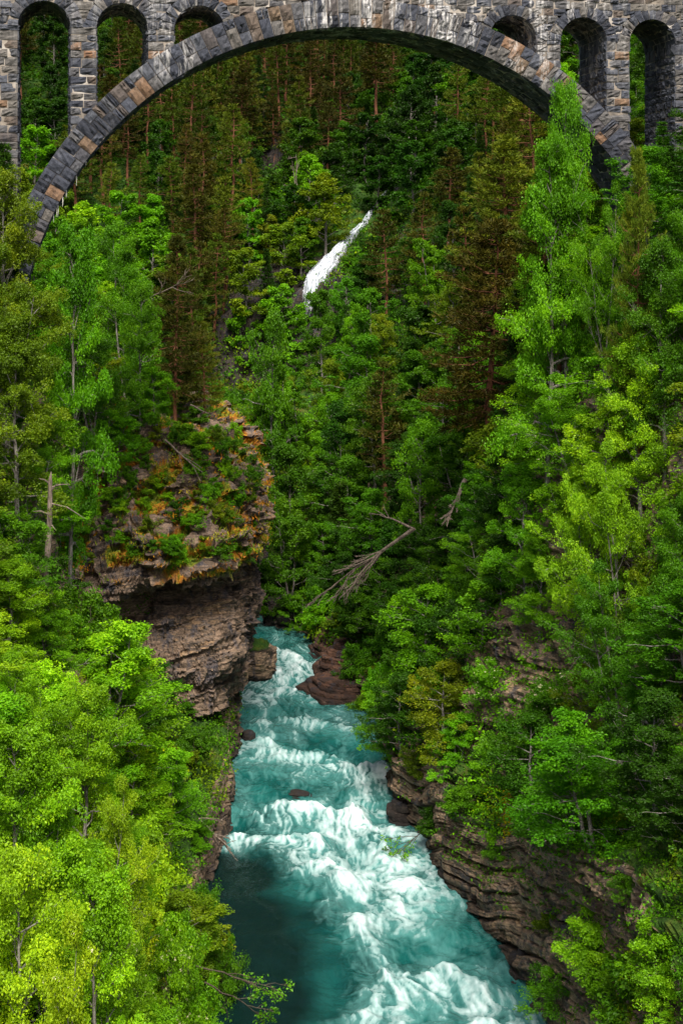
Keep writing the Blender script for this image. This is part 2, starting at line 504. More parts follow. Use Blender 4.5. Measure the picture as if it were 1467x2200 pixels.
zz, pf, pr = np.interp(tt, cs, PZ), np.interp(tt, cs, PF), np.interp(tt, cs, PR)
front = 1 - smooth(u, 16.5, 27.0)
deep = np.exp(-((u - 10) / 5.5) ** 2)
lift = .10 * (u - 14) * front                                  # bedding rises to the right
Z = zz[None, :] + (lift[:, None] + 1.5 * fbm(np.stack([u * .22, u * 0, u * 0 + 4], -1), 3)[:, None] - 1.5 * np.exp(-((u - 13.5) / 2.6) ** 2)[:, None]) * smooth(zz, 6, 10)[None, :] * smooth(25.3 - zz, 0, 3)[None, :]
O = pf[None, :] * front[:, None] + pr[None, :] * (1 - front[:, None])
O = O - (deep * 4.6)[:, None] * np.exp(-((zz - 13.2) / 1.5) ** 2)[None, :]
O = O + 1.0 * fbm(np.stack([np.broadcast_to(u[:, None] * .13, Z.shape), Z * .16, 0 * Z], -1), 3) + .8 * fbm(np.stack([np.broadcast_to(u[:, None] * .38, Z.shape), Z * .30, 0 * Z + 9], -1), 3) * smooth(Z, 12, 16)
GC = np.stack([px_[:, None] + onx[:, None] * O, py_[:, None] + ony[:, None] * O, Z], -1)
NC = grid_normals(GC)
if (NC[len(u) // 3, 150] @ np.array([0, -1, 0])) < 0:
    NC = -NC
    cflip = True
else:
    cflip = False
mossc = smooth(NC[..., 2] + .3 * fbm(GC * .5, 3), .22, .62) * smooth(Z, 14.5, 16.5)
lump = smooth(fbm(np.stack([GC[..., 0] * .55, GC[..., 1] * .3, GC[..., 2] * .75], -1) + 31, 3), -.22, .30) * smooth(Z, 15.5, 17.5)
GC = GC + NC * (lump * .75)[..., None]
mossc = np.clip(np.maximum(mossc * .9, lump * 1.0) + .22 * lump, 0, 1.2)
layc = strata(GC, (.13, .02), True)[1]
GC = GC + NC * (strata(GC, (.13, .02)) * (.85 + .45 * smooth(Z, 14, 16)) + fbm(GC * .8, 4) * .3)[..., None]
cliff = tag(link('cliff', mesh('cliff', GC.reshape(-1, 3), grid_quads(*GC.shape[:2], flip=cflip), {'moss': mossc.ravel(), 'lay': layc.ravel()}), M_cliff), kind='structure')

# ------------------------------------------------------------------ river
WL = [(55, -5), (62, -6.2), (70, -8.2), (78, -9), (86, -8.8), (93, -8.4), (100, -9), (115, -9), (122, -8.8), (130, -10), (134, -11), (139, -26)]
WR = [(55, 13), (60, 13), (65, 12), (70, 11), (75, 9.8), (80, 8), (86, 7), (90, 6), (98, 5.6), (108, 5), (113, 4), (118, 1), (128, -1), (134, -1), (139, -6)]
rs = np.arange(55, 138, .085)
rt = np.linspace(0, 1, 190)
RS, RT = np.meshgrid(rs, rt, indexing='ij')
xl = np.interp(RS, *np.array(WL).T)
xr = np.interp(RS, *np.array(WR).T)
RX = xl + (xr - xl) * RT
RY = RS * YS
base_z = np.interp(RS, [55, 95, 112, 120, 128, 138], [0, 0, .15, .6, 1.0, 1.1])
def onriver(px, py):
    yo = EYE * 2800.0 / (py - HZ)
    zc = np.interp(yo, [55, 95, 112, 120, 128, 138], [0, 0, .15, .6, 1.0, 1.1])
    yo = (EYE - zc) * 2800.0 / (py - HZ)
    return (px - CX) * yo / 2800.0, yo * YS
# flow-aligned noise domain
warp = fbm(np.stack([RX * .18, RY * .12, 0 * RX], -1), 3)
fx = RX + .9 * warp + .22 * (RY - 95) * .3
fy = RY + 1.4 * fbm(np.stack([RX * .15 + 7, RY * .12, 0 * RX], -1), 3)
def veins(sx, sy, seed, oct=3):
    v = fbm(np.stack([fx * sx, fy * sy, 0 * RX + seed], -1), oct, .55)
    return np.clip(1 - np.abs(v) * 2.1, 0, 1) ** 1.25
n1 = fbm(np.stack([fx * .55, fy * .24, 0 * RX + 1], -1), 4, .55)
n3 = fbm(np.stack([fx * 2.2, fy * .75, 0 * RX + 8], -1), 4, .65)
lace = .42 * veins(.55, .26, 5) + .34 * veins(1.15, .5, 15) + .26 * veins(2.4, 1.0, 25)
# streaks drawn out along the current: noise averaged along the paths of a swirling flow
psi_ = fbm(np.stack([RX * .22 + 3, RY * .17, 0 * RX + 70], -1), 3, .5) * 1.9 + fbm(np.stack([RX * .8, RY * .6, 0 * RX + 75], -1), 2) * .12
cellx, celly = (xr - xl) / (len(rt) - 1), .085 * YS
gi = np.gradient(psi_, axis=0) / celly
gj = np.gradient(psi_, axis=1) / cellx
vx, vy = -gi, -1.0 + gj
vn = np.maximum(np.hypot(vx, vy), .05)
vi, vj = vy / vn / celly * .1, vx / vn / cellx * .1
white = np.random.default_rng(13).normal(size=RX.shape)
streak = np.zeros(RX.shape)
for sgn_ in (1, -1):
    I, J = np.meshgrid(np.arange(RX.shape[0], dtype=float), np.arange(RX.shape[1], dtype=float), indexing='ij')
    for step in range(24):
        ii = np.clip(np.rint(I), 0, RX.shape[0] - 1).astype(int)
        jj = np.clip(np.rint(J), 0, RX.shape[1] - 1).astype(int)
        streak += white[ii, jj] * (1 - step / 27)
        I, J = I + sgn_ * vi[ii, jj], J + sgn_ * vj[ii, jj]
streak = (streak + np.roll(streak, 1, 0) + np.roll(streak, -1, 0) + np.roll(streak, 1, 1) + np.roll(streak, -1, 1))
streak = np.clip(streak / streak.std(), -2.2, 2.2)
foam = .32 * n1 + .05 * n3 + .24 * (lace - .44) + .085 * streak
height = .28 * fbm(np.stack([RX * .28, RY * .25, 0 * RX + 2], -1), 3) + .10 * fbm(np.stack([fx * .9, fy * .6, 0 * RX + 4], -1), 3) + .012 * streak
foam = foam - .02
CRESTS = [  # photo polyline, height, foam, width upstream, tail downstream (m)
 ([(505, 1600), (560, 1600), (610, 1606), (670, 1616), (720, 1634), (770, 1655), (815, 1655), (838, 1640)], .75, .75, .7, 2.6),
 ([(566, 1756), (600, 1742), (650, 1738), (700, 1736), (750, 1752)], .85, .85, .7, 2.8),
 ([(497, 1800), (540, 1806), (590, 1796), (630, 1793), (668, 1806), (705, 1840)], .65, .8, .7, 2.6),
 ([(800, 1655), (772, 1700), (770, 1750), (800, 1800), (830, 1850), (850, 1900)], .45, .55, 1.6, 2.2),
 ([(805, 2135), (840, 2105), (885, 2090), (935, 2086), (985, 2104), (1030, 2130)], .8, .75, .7, 2.6),
 ([(780, 1985), (830, 1950), (880, 1915), (930, 1880)], .45, .5, .8, 2.4),
 ([(556, 1445), (590, 1440), (620, 1452), (648, 1432)], .55, .8, 1.2, 3.5),
 ([(550, 1492), (590, 1486), (630, 1490)], .5, .8, 1.2, 3.0),
 ([(556, 1400), (590, 1396), (630, 1404)], .5, .6, 1.2, 3.5),
 ([(690, 1945), (740, 1975), (790, 2030), (815, 2080)], .35, .45, 1.2, 2.0),
 ([(1040, 2195), (1085, 2180), (1130, 2190), (1165, 2196)], .6, .7, .7, 2.2),
 ([(560, 1552), (640, 1545), (720, 1556), (790, 1575)], .35, .4, .8, 2.2),
 ([(690, 2190), (750, 2176), (800, 2180)], .35, .4, .8, 1.6),
 ([(850, 1790), (890, 1820), (915, 1860)], .4, .55, 1.0, 1.6),
 ([(620, 1880), (690, 1868), (760, 1885)], .4, .45, .8, 2.4),
]
for poly, hgt, fo, wu, wd in CRESTS:
    Pp = np.array([onriver(a, b) for a, b in poly])
    best = np.full(RX.shape, 1e9)
    sgn = np.zeros(RX.shape)
    wob = 1.1 * fbm(np.stack([RX * .45, RY * .25, 0 * RX + hgt * 9], -1), 3)
    for k in range(len(Pp) - 1):
        a, b = Pp[k], Pp[k + 1]
        ab = b - a
        t = np.clip(((RX - a[0]) * ab[0] + (RY + wob - a[1]) * ab[1]) / (ab @ ab), 0, 1)
        dx, dy = RX - a[0] - t * ab[0], RY + wob - a[1] - t * ab[1]
        d = np.hypot(dx, dy)
        nn = np.array([-ab[1], ab[0]]) / np.linalg.norm(ab)
        if nn[1] < 0:
            nn = -nn
        s = dx * nn[0] + dy * nn[1]
        sgn = np.where(d < best, s, sgn)
        best = np.minimum(best, d)
    wdt = np.where(sgn > 0, wu, wd)
    fall = np.exp(-(best / wdt) ** 2)
    height += .72 * (.55 + .5 * np.clip(n1 * 1.5, -.6, .8)) * hgt * np.exp(-(best / np.where(sgn > 0, 1.1, .8)) ** 2) - .35 * hgt * np.exp(-((best - 1.8) / 1.2) ** 2) * (sgn > 0)
    foam += .85 * fo * fall * (.50 + .45 * np.clip(lace * .9, 0, 1.1) + .11 * streak)
for a, b, r, v in [(650, 1735, 1.2, .35), (600, 1420, 2.6, .30), (690, 1600, 2.2, -.45), (780, 1620, 1.5, -.35), (570, 1690, 1.8, -.25), (700, 1690, 1.6, -.25), (560, 1765, 2.0, -.25),
                   (850, 1960, 3.2, .22), (640, 1990, 3.2, -.25), (560, 1930, 3.0, -.55), (540, 2080, 4.5, -.6), (1000, 2010, 2.0, -.35), (620, 2130, 2.5, -.3), (730, 2090, 1.6, -.12),
                   (800, 1850, 2.6, .2), (760, 1900, 2.2, .22), (700, 2030, 1.6, .12), (840, 2040, 1.3, .0), (560, 1640, 2.5, .12), (700, 1520, 2.2, -.05), (910, 2150, 2.0, .08), (800, 1700, 1.8, .15)]:
    cx_, cy_ = onriver(a, b)
    foam += v * np.exp(-(((RX - cx_) ** 2 + ((RY - cy_) * .8) ** 2) / (r * r)))
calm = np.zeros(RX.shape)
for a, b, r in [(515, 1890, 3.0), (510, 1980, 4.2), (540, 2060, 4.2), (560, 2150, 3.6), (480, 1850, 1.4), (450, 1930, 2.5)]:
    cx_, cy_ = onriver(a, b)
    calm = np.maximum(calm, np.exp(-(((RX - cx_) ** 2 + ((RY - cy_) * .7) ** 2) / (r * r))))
height += .03 * fbm(np.stack([RX * 2.0, RY * 1.4, 0 * RX + 60], -1), 4, .65) * np.clip(foam + .3, .2, 1.2)
height *= 1 - .75 * calm
foam = np.clip(foam * .92 - .35 * calm, -.3, 1.05)
GW = np.stack([RX, RY, base_z + height + .05 * np.clip(foam, 0, 1)], -1)
depth = np.clip(.5 + .7 * fbm(np.stack([RX * .3 + 30, RY * .2, 0 * RX], -1), 3) - .2 * foam, 0, 1)
def water_material():
    t = NT("glacial_river_water")
    fo, dp, cl = t.attr('foam'), t.attr('depth'), t.attr('calm')
    nz = t.noise(t.coord((1.3, .42, 1.2), (0, 0, .12)), 1.6, 7, .7, .8)
    nf = t.noise(t.coord((7, 1.1, 2.5), (0, 0, .12)), 1.0, 6, .75, .5)
    f = t.math('ADD', fo, t.math('MULTIPLY', t.math('SUBTRACT', nz, .5), .30))
    f = t.math('ADD', f, t.math('MULTIPLY', t.math('SUBTRACT', nf, .5), .25))
    teal = t.ramp(dp, [(0, (.002, .030, .028)), (.5, (.004, .066, .060)), (1, (.015, .125, .112))])
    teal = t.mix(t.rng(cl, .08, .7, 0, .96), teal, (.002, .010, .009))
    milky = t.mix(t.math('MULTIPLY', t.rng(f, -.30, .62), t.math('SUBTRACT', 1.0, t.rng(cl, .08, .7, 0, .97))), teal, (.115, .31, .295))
    c = t.mix(t.rng(f, .16, 1.08), milky, (.72, .79, .81))
    p = t.principled(c, t.rng(f, .1, .6, .10, .65), t.math('ADD', t.math('MULTIPLY', nz, .7), t.math('MULTIPLY', t.noise(t.coord((2.2, 1.6, 1)), 1.3, 5, .7, .6), .6)), .6, .22, .5)
    p.inputs['IOR'].default_value = 1.33
    return t.m
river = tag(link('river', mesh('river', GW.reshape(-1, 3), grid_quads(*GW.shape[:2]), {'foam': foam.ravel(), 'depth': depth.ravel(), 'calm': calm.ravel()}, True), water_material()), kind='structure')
# quiet water farther down and round the upstream bend, one sheet under the rapids
ub, vb = np.meshgrid(np.linspace(-45, 45, 40), np.linspace(8, 150 * YS, 80), indexing='ij')
link_deep = tag(link('river_bed', mesh('river_bed', np.stack([ub, vb, 0 * ub - 3.2], -1).reshape(-1, 3), grid_quads(40, 80)), M_dark), kind='structure')

# waterfall ribbon sliding over the rock
uu = np.linspace(0, len(FALLP) - 1, 150)
k0 = np.minimum(uu.astype(int), len(FALLP) - 2)
fr = (uu - k0)[:, None]
CP = FALLP[k0] * (1 - fr) + FALLP[k0 + 1] * fr
wid = np.interp(uu, [0, 1, 3, 5, 6, 7, 8, 9], [.25, .5, 1.3, 2.6, 3.7, 3.3, 2.9, 2.6])
cc = np.linspace(-.5, .5, 46)
wig = fbm(np.stack([uu * 1.3, uu * 0, uu * 0], -1), 3) * .35
FX = CP[:, None, 0] + (cc[None] * wid[:, None] + wig[:, None]) * .97 + .8 * wid[:, None] * .15
FY = CP[:, None, 1] + cc[None] * wid[:, None] * .45
FZ0 = hill_z(FX, FY)
ridge = fbm(np.stack([cc[None] * 9 + 0 * FX, uu[:, None] * .8 + 0 * FX, 0 * FX], -1), 4)
FZ = np.where(uu[:, None] < 7.0, np.maximum(FZ0, CP[:, None, 2] - .3), CP[:, None, 2] - .3) + .35 + .3 * ridge - .5 * (np.abs(cc[None]) * 2) ** 4
FY = FY - .35 - .3 * ridge
GF = np.stack([FX, FY, FZ], -1)
def falls_material():
    t = NT("falling_water")
    a = t.attr('edge')
    n = t.noise(t.coord((3.0, 3.0, .5), (0, .75, 0)), 1.2, 6, .7, .4)
    c = t.ramp(n, [(.26, (.14, .16, .19)), (.44, (.42, .46, .52)), (.62, (.70, .74, .80))])
    p = t.principled(c, .55, n, .4, .1, .3)
    al = t.rng(t.math('ADD', t.math('SUBTRACT', 1.0, a), t.math('MULTIPLY', t.math('SUBTRACT', n, .5), 1.7)), .10, .95)
    t.put(p.inputs['Alpha'], al)
    return t.m
edge = np.broadcast_to((np.abs(cc[None]) * 2) ** 3, FX.shape) + np.interp(uu, [0, .8, 7.6, 9], [.9, .2, 0, 1.1])[:, None]
falls = tag(link('waterfall', mesh('waterfall', GF.reshape(-1, 3), grid_quads(*GF.shape[:2]), {'edge': edge.ravel()}, True), falls_material()), kind='structure')

# loose rocks and ledges by the water
def rock_blob(name, size, seed, mat, flat=1.0, amp=1.0, nu=90, nv=56):
    th, ph = np.meshgrid(np.linspace(0, 2 * np.pi, nu), np.linspace(-np.pi / 2, np.pi / 2, nv), indexing='ij')
    D = np.stack([np.cos(th) * np.cos(ph), np.sin(th) * np.cos(ph), np.sin(ph)], -1)
    D = np.sign(D) * np.abs(D) ** np.array([.8, .8, flat])
    G = D * np.array(size) * .5
    s = G + seed * 13.7
    d, lay = strata(s, (.1, .05), True)
    d = d * .55 * amp + fbm(s * .9, 4) * .28 * amp * min(size) / 2
    r = np.linalg.norm(D, axis=-1, keepdims=True)
    G = G + D / np.maximum(r, .01) * (d * (.12 + .88 * np.cos(ph) ** .7))[..., None]
    G[-1] = G[0]
    return mesh(name, G.reshape(-1, 3), grid_quads(nu, nv), {'moss': (smooth(np.sin(ph), .5, .9) * (1.0 if mat is M_bank else .0)).ravel(), 'lay': lay.ravel()})
def rock(name, loc, size, seed, mat, label, flat=.6, amp=1.0, rz=0):
    o = tag(link(name, rock_blob(name, size, seed, mat, flat, amp), mat), label, 'rock')
    o.location = loc
    o.rotation_euler = (0, 0, rz)
    return o
def slab_stack(name, loc, size, seed, label, rz=0, lean=.0, mat=None):
    """flat-bedded ledge: irregular angular beds, each set back or proud of the one below"""
    Rr = np.random.default_rng(seed)
    V, Q, LY, n = [], [], [], 0
    z, m = 0.0, 96
    a = np.linspace(0, 2 * np.pi, m, endpoint=False)
    def outline(nc, lo, hi):
        """radius of a straight-edged polygon in every direction"""
        c = (np.arange(nc) + Rr.uniform(-.32, .32, nc)) * 2 * np.pi / nc
        r = Rr.uniform(lo, hi, nc)
        P = np.stack([np.cos(c) * r, np.sin(c) * r], 1)
        d = np.stack([np.cos(a), np.sin(a)], 1)
        out = np.full(m, 9.0)
        for i in range(nc):
            p, q = P[i], P[(i + 1) % nc]
            e = q - p
            den = d[:, 0] * e[1] - d[:, 1] * e[0]
            t = (p[0] * e[1] - p[1] * e[0]) / np.where(np.abs(den) < 1e-6, 1e-6, den)
            w = (p[0] * d[:, 1] - p[1] * d[:, 0]) / np.where(np.abs(den) < 1e-6, 1e-6, den)
            out = np.where((t > 0) & (w >= -.001) & (w <= 1.001), np.minimum(out, t), out)
        return np.where(out > 5, 1.0, out)
    rad = outline(8, .85, 1.15)
    k = 0
    while z < size[2]:
        th = Rr.uniform(.16, .48)
        s = 1.0 - .42 * (z / size[2]) ** 1.6 + Rr.uniform(-.05, .05)
        r2 = s * (.45 * rad + .55 * outline(9, .82, 1.15))
        off = Rr.normal(0, .12, 2) + np.array([lean, lean * .3]) * z
        rows = []
        for f, g in ((0, .97), (.12, 1.0), (.55, .995), (.88, .985), (1.0, .94), (1.0, .6), (1.0, .25), (1.0, .01)):
            blk_ = hash1(np.floor(np.arange(m) / 8 + (k * 3.7) % 8), k, seed)
            jit = 1 + Rr.normal(0, .008, m) + .09 * (blk_ - .5) * (g > .5)
            zz2 = z + th * f + .10 * (blk_ - .5) * (f > .5) + (.05 * fbm(np.stack([np.cos(a) * g * 3 + k, np.sin(a) * g * 3, 0 * a + seed], -1), 3) if f > .8 else 0) + .05 * np.cos(a) * g
            rows.append(np.stack([np.cos(a) * r2 * g * jit * size[0] / 2 + off[0], np.sin(a) * r2 * g * jit * size[1] / 2 + off[1], zz2], -1))
        G = np.stack(rows, 0)
        G = np.concatenate([G, G[:, :1]], 1)
        V.append(G.reshape(-1, 3))
        Q.append(grid_quads(*G.shape[:2], flip=True) + n)
        blk = hash1(np.floor((np.arange(m + 1) % m) / 9 + Rr.uniform(0, 5)), k)
        LY.append(np.broadcast_to(.35 * Rr.uniform(0, 1) + .65 * blk, G.shape[:2]).ravel())
        n += len(V[-1])
        z += th * .97
        k += 1
    V, LY = np.concatenate(V), np.concatenate(LY)
    o = tag(link(name, mesh(name, V, np.concatenate(Q), {'moss': 0 * LY, 'lay': LY}), mat or M_slab), label, 'rock')
    o.location = loc
    o.rotation_euler = (0, .03, rz)
slab_stack('rock_ledge', (.2, 114.6 * YS, -.6), (8.2, 9.5, 2.0), 3, 'flat red brown layered rock ledge jutting into the white water', .25, .1)
slab_stack('rock_ledge', (.3, 119.6 * YS, -.4), (7.0, 7.5, 3.1), 6, 'middle step of the red brown rock ledges beside the rapids', -.3, .15)
slab_stack('rock_ledge', (-.2, 125.0 * YS, -.2), (6.4, 8.0, 4.4), 5, 'highest step of the red brown rock ledges at the river bend', .1, .2)
rock('rock_ledge', (-3.6, 133.5 * YS, 1.8), (9, 7, 4.2), 8, M_dark, 'low dark rock bank closing the river bend at its far end', .5, 1.3)
rock('boulder', at(640, 1704, 93.2) + np.array([0, 0, -.5]), (2.0, 1.6, 1.3), 11, M_wet, 'dark wet boulder breaking the surface in the middle of the river', .8, .6)
rock('boulder', at(535, 1586, 103), (1.1, 1.2, 1.3), 12, M_wet, 'small dark boulder at the foot of the left cliff beside a white crest', .8, .5)
rock('boulder', (-8.1, 118.5 * YS, 1.6), (4.4, 5.0, 3.8), 14, M_bank, 'rock knob under a cap of green moss beside the narrow rapids', .8, .8)
for k, (a, b, yo, s) in enumerate([(945, 1885, 80.5, 2.4), (905, 1800, 85.8, 1.8), (1030, 1985, 74.8, 2.2), (1100, 2095, 70, 2.0), (845, 1745, 89.6, 2.2), (810, 1560, 106.5, 2.0)]):
    lab = ['dark wet boulder under the thin branch hanging over the water', 'dark wet boulder below the overhanging right rock shelf', 'wet boulder at the waterline under the bare right rock face, above the last one', 'wet boulder at the foot of the bare right rock face, nearest the bottom edge', 'dark wet block under the stepped nose of the right bank', 'grey smooth boulder below the bright shrub over the river'][k]
    if k in (2, 5):
        continue
    P = at(a, b, yo)
    slab_stack('boulder', (P[0] + .9, P[1], -.5), (s * 1.1, s * 1.5, 1.3), 20 + k, lab, k * .7, .1, M_wet)

# ray casting against the ground
def tree_of(G, flip=False):
    V = G.reshape(-1, 3)
    return BVHTree.FromPolygons([tuple(v) for v in V], [tuple(q) for q in grid_quads(*G.shape[:2], flip=flip)])
def thin(G, a, b):
    i = np.unique(np.concatenate([np.arange(0, G.shape[0], a), [G.shape[0] - 1]]))
    j = np.unique(np.concatenate([np.arange(0, G.shape[1], b), [G.shape[1] - 1]]))
    return G[np.ix_(i, j)]
GLt, GRt, GHt, GCt = thin(GL, 3, 3), thin(GR, 3, 3), thin(GH, 2, 2), thin(GC, 4, 4)
BV = {'left': tree_of(GLt), 'right': tree_of(GRt), 'hill': tree_of(GHt), 'cliff': tree_of(GCt)}
def ground(x, y, zmax=400.0, skip=()):
    best = -9.0
    for k, b in BV.items():
        if k in skip:
            continue
        h = b.ray_cast(Vector((x, y, zmax)), Vector((0, 0, -1)))
        if h[0] is not None:
            best = max(best, h[0].z)
    return best
EYEV = Vector((0, 0, EYE))
def cast(px, py):
    d = Vector(((px - CX) / F, 1, -(py - HZ) / F)).normalized()
    best, dist = None, 1e9
    for b in BV.values():
        h = b.ray_cast(EYEV, d)
        if h[0] is not None and h[3] < dist:
            best, dist = h[0], h[3]
    return best
def blocked(P, slack=1.5):
    d = Vector(P) - EYEV
    L = d.length
    d.normalize()
    for b in BV.values():
        h = b.ray_cast(EYEV, d)
        if h[0] is not None and h[3] < L - slack:
            return True
    return False

# ------------------------------------------------------------------ stone railway viaduct
PSI = .187
BR = empty('viaduct', (1.15, F / 35.0, 0), PSI)
tag(BR, 'grey stone railway viaduct with one great arch over the gorge and small open arches above', 'bridge')
ZC, RI, RT_, BW = 31.73, 20.57, 1.75, 5.07       # main arch centre height, radius, ring thickness, width of the bridge
RE = RI + RT_
OPC = [-28.2, -23.6, -19.02, -14.45, -9.85, 9.72, 14.35, 18.95, 23.6, 28.2]
OR = 1.52
ZS = 53.35 - OR                                   # springing of the small arches
ZT = 56.2                                         # underside of the cornice
def masonry_material(name):
    t = NT(name)
    tone = t.attr('tone')
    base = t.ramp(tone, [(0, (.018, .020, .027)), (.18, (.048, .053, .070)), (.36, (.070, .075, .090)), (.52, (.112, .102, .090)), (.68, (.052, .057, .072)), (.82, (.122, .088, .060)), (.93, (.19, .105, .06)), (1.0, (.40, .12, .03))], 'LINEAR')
    fine = t.noise(t.coord((1, 1, 1)), 5.0, 6, .7)
    c = t.mix(.8, base, t.ramp(fine, [(.25, (.35, .35, .36)), (.5, (.95, .95, .95)), (.75, (1.7, 1.65, 1.6))]), 'MULTIPLY')
    lime = t.noise(t.coord((1.25, 1.25, .16)), 1.0, 5, .62, .3)
    patch = t.noise(t.coord((.16, .16, .16)), 1.0, 3)
    f = t.math('MULTIPLY', t.rng(lime, .50, .58), t.rng(patch, .42, .55))
    fine2 = t.noise(t.coord((4, 4, .5)), 1.6, 5, .7)
    f = t.math('MULTIPLY', f, t.rng(fine2, .40, .58))
    tc = t.node('ShaderNodeTexCoord')
    sx = t.node('ShaderNodeSeparateXYZ')
    t.l.new(tc.outputs['Object'], sx.inputs[0])
    f = t.math('MULTIPLY', f, t.math('MULTIPLY', t.rng(sx.outputs[2], 46.5, 51.5, .18, 1), t.rng(t.math('ABSOLUTE', sx.outputs[0]), 11.5, 17, 1, .3)))
    c = t.mix(t.math('MULTIPLY', f, .8), c, (.54, .52, .50))
    soot = t.rng(t.noise(t.coord((.9, .9, .2), (0, 0, 0)), 1.3, 4, .6), .55, .70)
    c = t.mix(t.math('MULTIPLY', soot, .75), c, (.025, .026, .032))
    t.principled(c, .88, fine, .9, .06, .25)
    return t.m
M_stone = masonry_material("weathered_stone")
def mortar_material():
    t = NT("lime_mortar")
    n = t.noise(t.coord((1, 1, 1)), .5, 4, .6)
    c = t.ramp(n, [(.36, (.07, .064, .058)), (.5, (.26, .22, .18)), (.64, (.42, .385, .345))])
    t.principled(c, .95)
    return t.m
M_mortar = mortar_material()
BRNG = np.random.default_rng(21)

def blocks(parts, fn, rects, gap=.024, prot=.05, rough=.035, inward=.12, tones=None, n=5):
    """rects (k,4) u0,u1,v0,v1 in metres on a surface fn(u,v)->(pos, normal): rough-faced stones"""
    rects = np.asarray(rects, float)
    if len(rects) == 0:
        return
    k = len(rects)
    g = np.concatenate([[0], [0], np.linspace(.16, .84, n - 2), [1], [1]]) if False else np.concatenate([[0, 0], np.linspace(0, 1, n)[1:-1], [1, 1]])
    m = len(g)
    U, V = np.meshgrid(g, g, indexing='ij')
    u0, u1, v0, v1 = (rects[:, i][:, None, None] for i in range(4))
    uu_ = u0 + gap + (u1 - u0 - 2 * gap) * U[None]
    vv_ = v0 + gap + (v1 - v0 - 2 * gap) * V[None]
    jit = BRNG.normal(0, 1, (2, k, m, m)) * .012
    P, N = fn(uu_ + jit[0] * ((U > 0) & (U < 1)), vv_ + jit[1] * ((V > 0) & (V < 1)))
    edge = np.maximum(np.abs(2 * U - 1), np.abs(2 * V - 1))
    h = prot * BRNG.uniform(.4, 1.25, (k, 1, 1)) * (1 - edge ** 5)[None] + BRNG.normal(0, rough, (k, m, m)) * (edge < .99)[None]
    tilt = BRNG.normal(0, .03, (2, k, 1, 1))
    h = h + tilt[0] * (2 * U - 1)[None] + tilt[1] * (2 * V - 1)[None]
    ring = np.zeros((m, m), bool)
    ring[0], ring[-1], ring[:, 0], ring[:, -1] = True, True, True, True
    h = np.where(ring[None], -inward, h)
    Q = P + N * h[..., None]
    tn = np.where(BRNG.uniform(size=k) < .30, BRNG.uniform(.40, .58, k), np.where(BRNG.uniform(size=k) < .16, BRNG.uniform(.74, .95, k), BRNG.uniform(.1, .8, k))) if tones is None else np.asarray(tones)
    base = grid_quads(m, m)
    off = (np.arange(k) * m * m)[:, None, None]
    parts.add(Q.reshape(-1, 3), (base[None] + off).reshape(-1, 4), np.repeat(tn, m * m))

def split(a, b, lo, hi):
    out, x = [], a
    if b - a < lo * .5:
        return []
    nb = max(1, int(round((b - a) / BRNG.uniform(lo, hi))))
    w = BRNG.uniform(.75, 1.25, nb)
    e = a + np.concatenate([[0], np.cumsum(w / w.sum())]) * (b - a)
    return list(zip(e[:-1], e[1:]))

def front_fn(u, v):
    P = np.stack([u, 0 * u, v], -1)
    return P, np.broadcast_to(np.array([0, -1., 0]), P.shape)
def back_fn(u, v):
    P = np.stack([u, 0 * u + BW, v], -1)
    return P, np.broadcast_to(np.array([0, 1., 0]), P.shape)
def jamb_fn(s0, sign):
    def f(u, v):
        P = np.stack([0 * u + s0, u, v], -1)
        return P, np.broadcast_to(np.array([sign, 0., 0]), P.shape)
    return f
def soffit_fn(c, z, R):
    def f(u, v):                                    # u = angle * R, v = depth
        a = u / R
        P = np.stack([c - R * np.cos(a), v, z + R * np.sin(a)], -1)
        N = np.stack([np.cos(a), 0 * a, -np.sin(a)], -1)
        return P, N
    return f
def ring_fn(c, z, R, y=0.0, ny=-1.0, push=.07):
    def f(u, v):                                    # u = angle * R, v = radius offset
        a = u / R
        r = R + v
        P = np.stack([c - r * np.cos(a), 0 * a + y + ny * push, z + r * np.sin(a)], -1)
        return P, np.broadcast_to(np.array([0, ny, 0]), P.shape)
    return f
def box(parts, x0, x1, y0, y1, z0, z1, tone=.4):
    V = [(x, y, z) for x in (x0, x1) for y in (y0, y1) for z in (z0, z1)]
    parts.add(V, np.array([(0, 1, 3, 2), (4, 6, 7, 5), (0, 4, 5, 1), (2, 3, 7, 6), (0, 2, 6, 4), (1, 5, 7, 3)]), tone)
def arc_core(parts, c, z, r0, r1, a0, a1, n, y0, y1):
    a = np.linspace(a0, a1, n)
    R = []
    for r, y in ((r0, y0), (r1, y0), (r1, y1), (r0, y1)):
        R.append(np.stack([c - r * np.cos(a), 0 * a + y, z + r * np.sin(a)], -1))
    V = np.stack(R, 1)
    i = np.arange(n - 1)[:, None]
    q = np.concatenate([np.stack([i[:, 0] * 4 + k, i[:, 0] * 4 + (k + 1) % 4, (i[:, 0] + 1) * 4 + (k + 1) % 4, (i[:, 0] + 1) * 4 + k], 1) for k in range(4)])
    parts.add(V, q, .3)

def ext_z(s):
    s = np.abs(s)
    return ZC + np.sqrt(max(RE * RE - s * s, 0)) if s < RE else -9

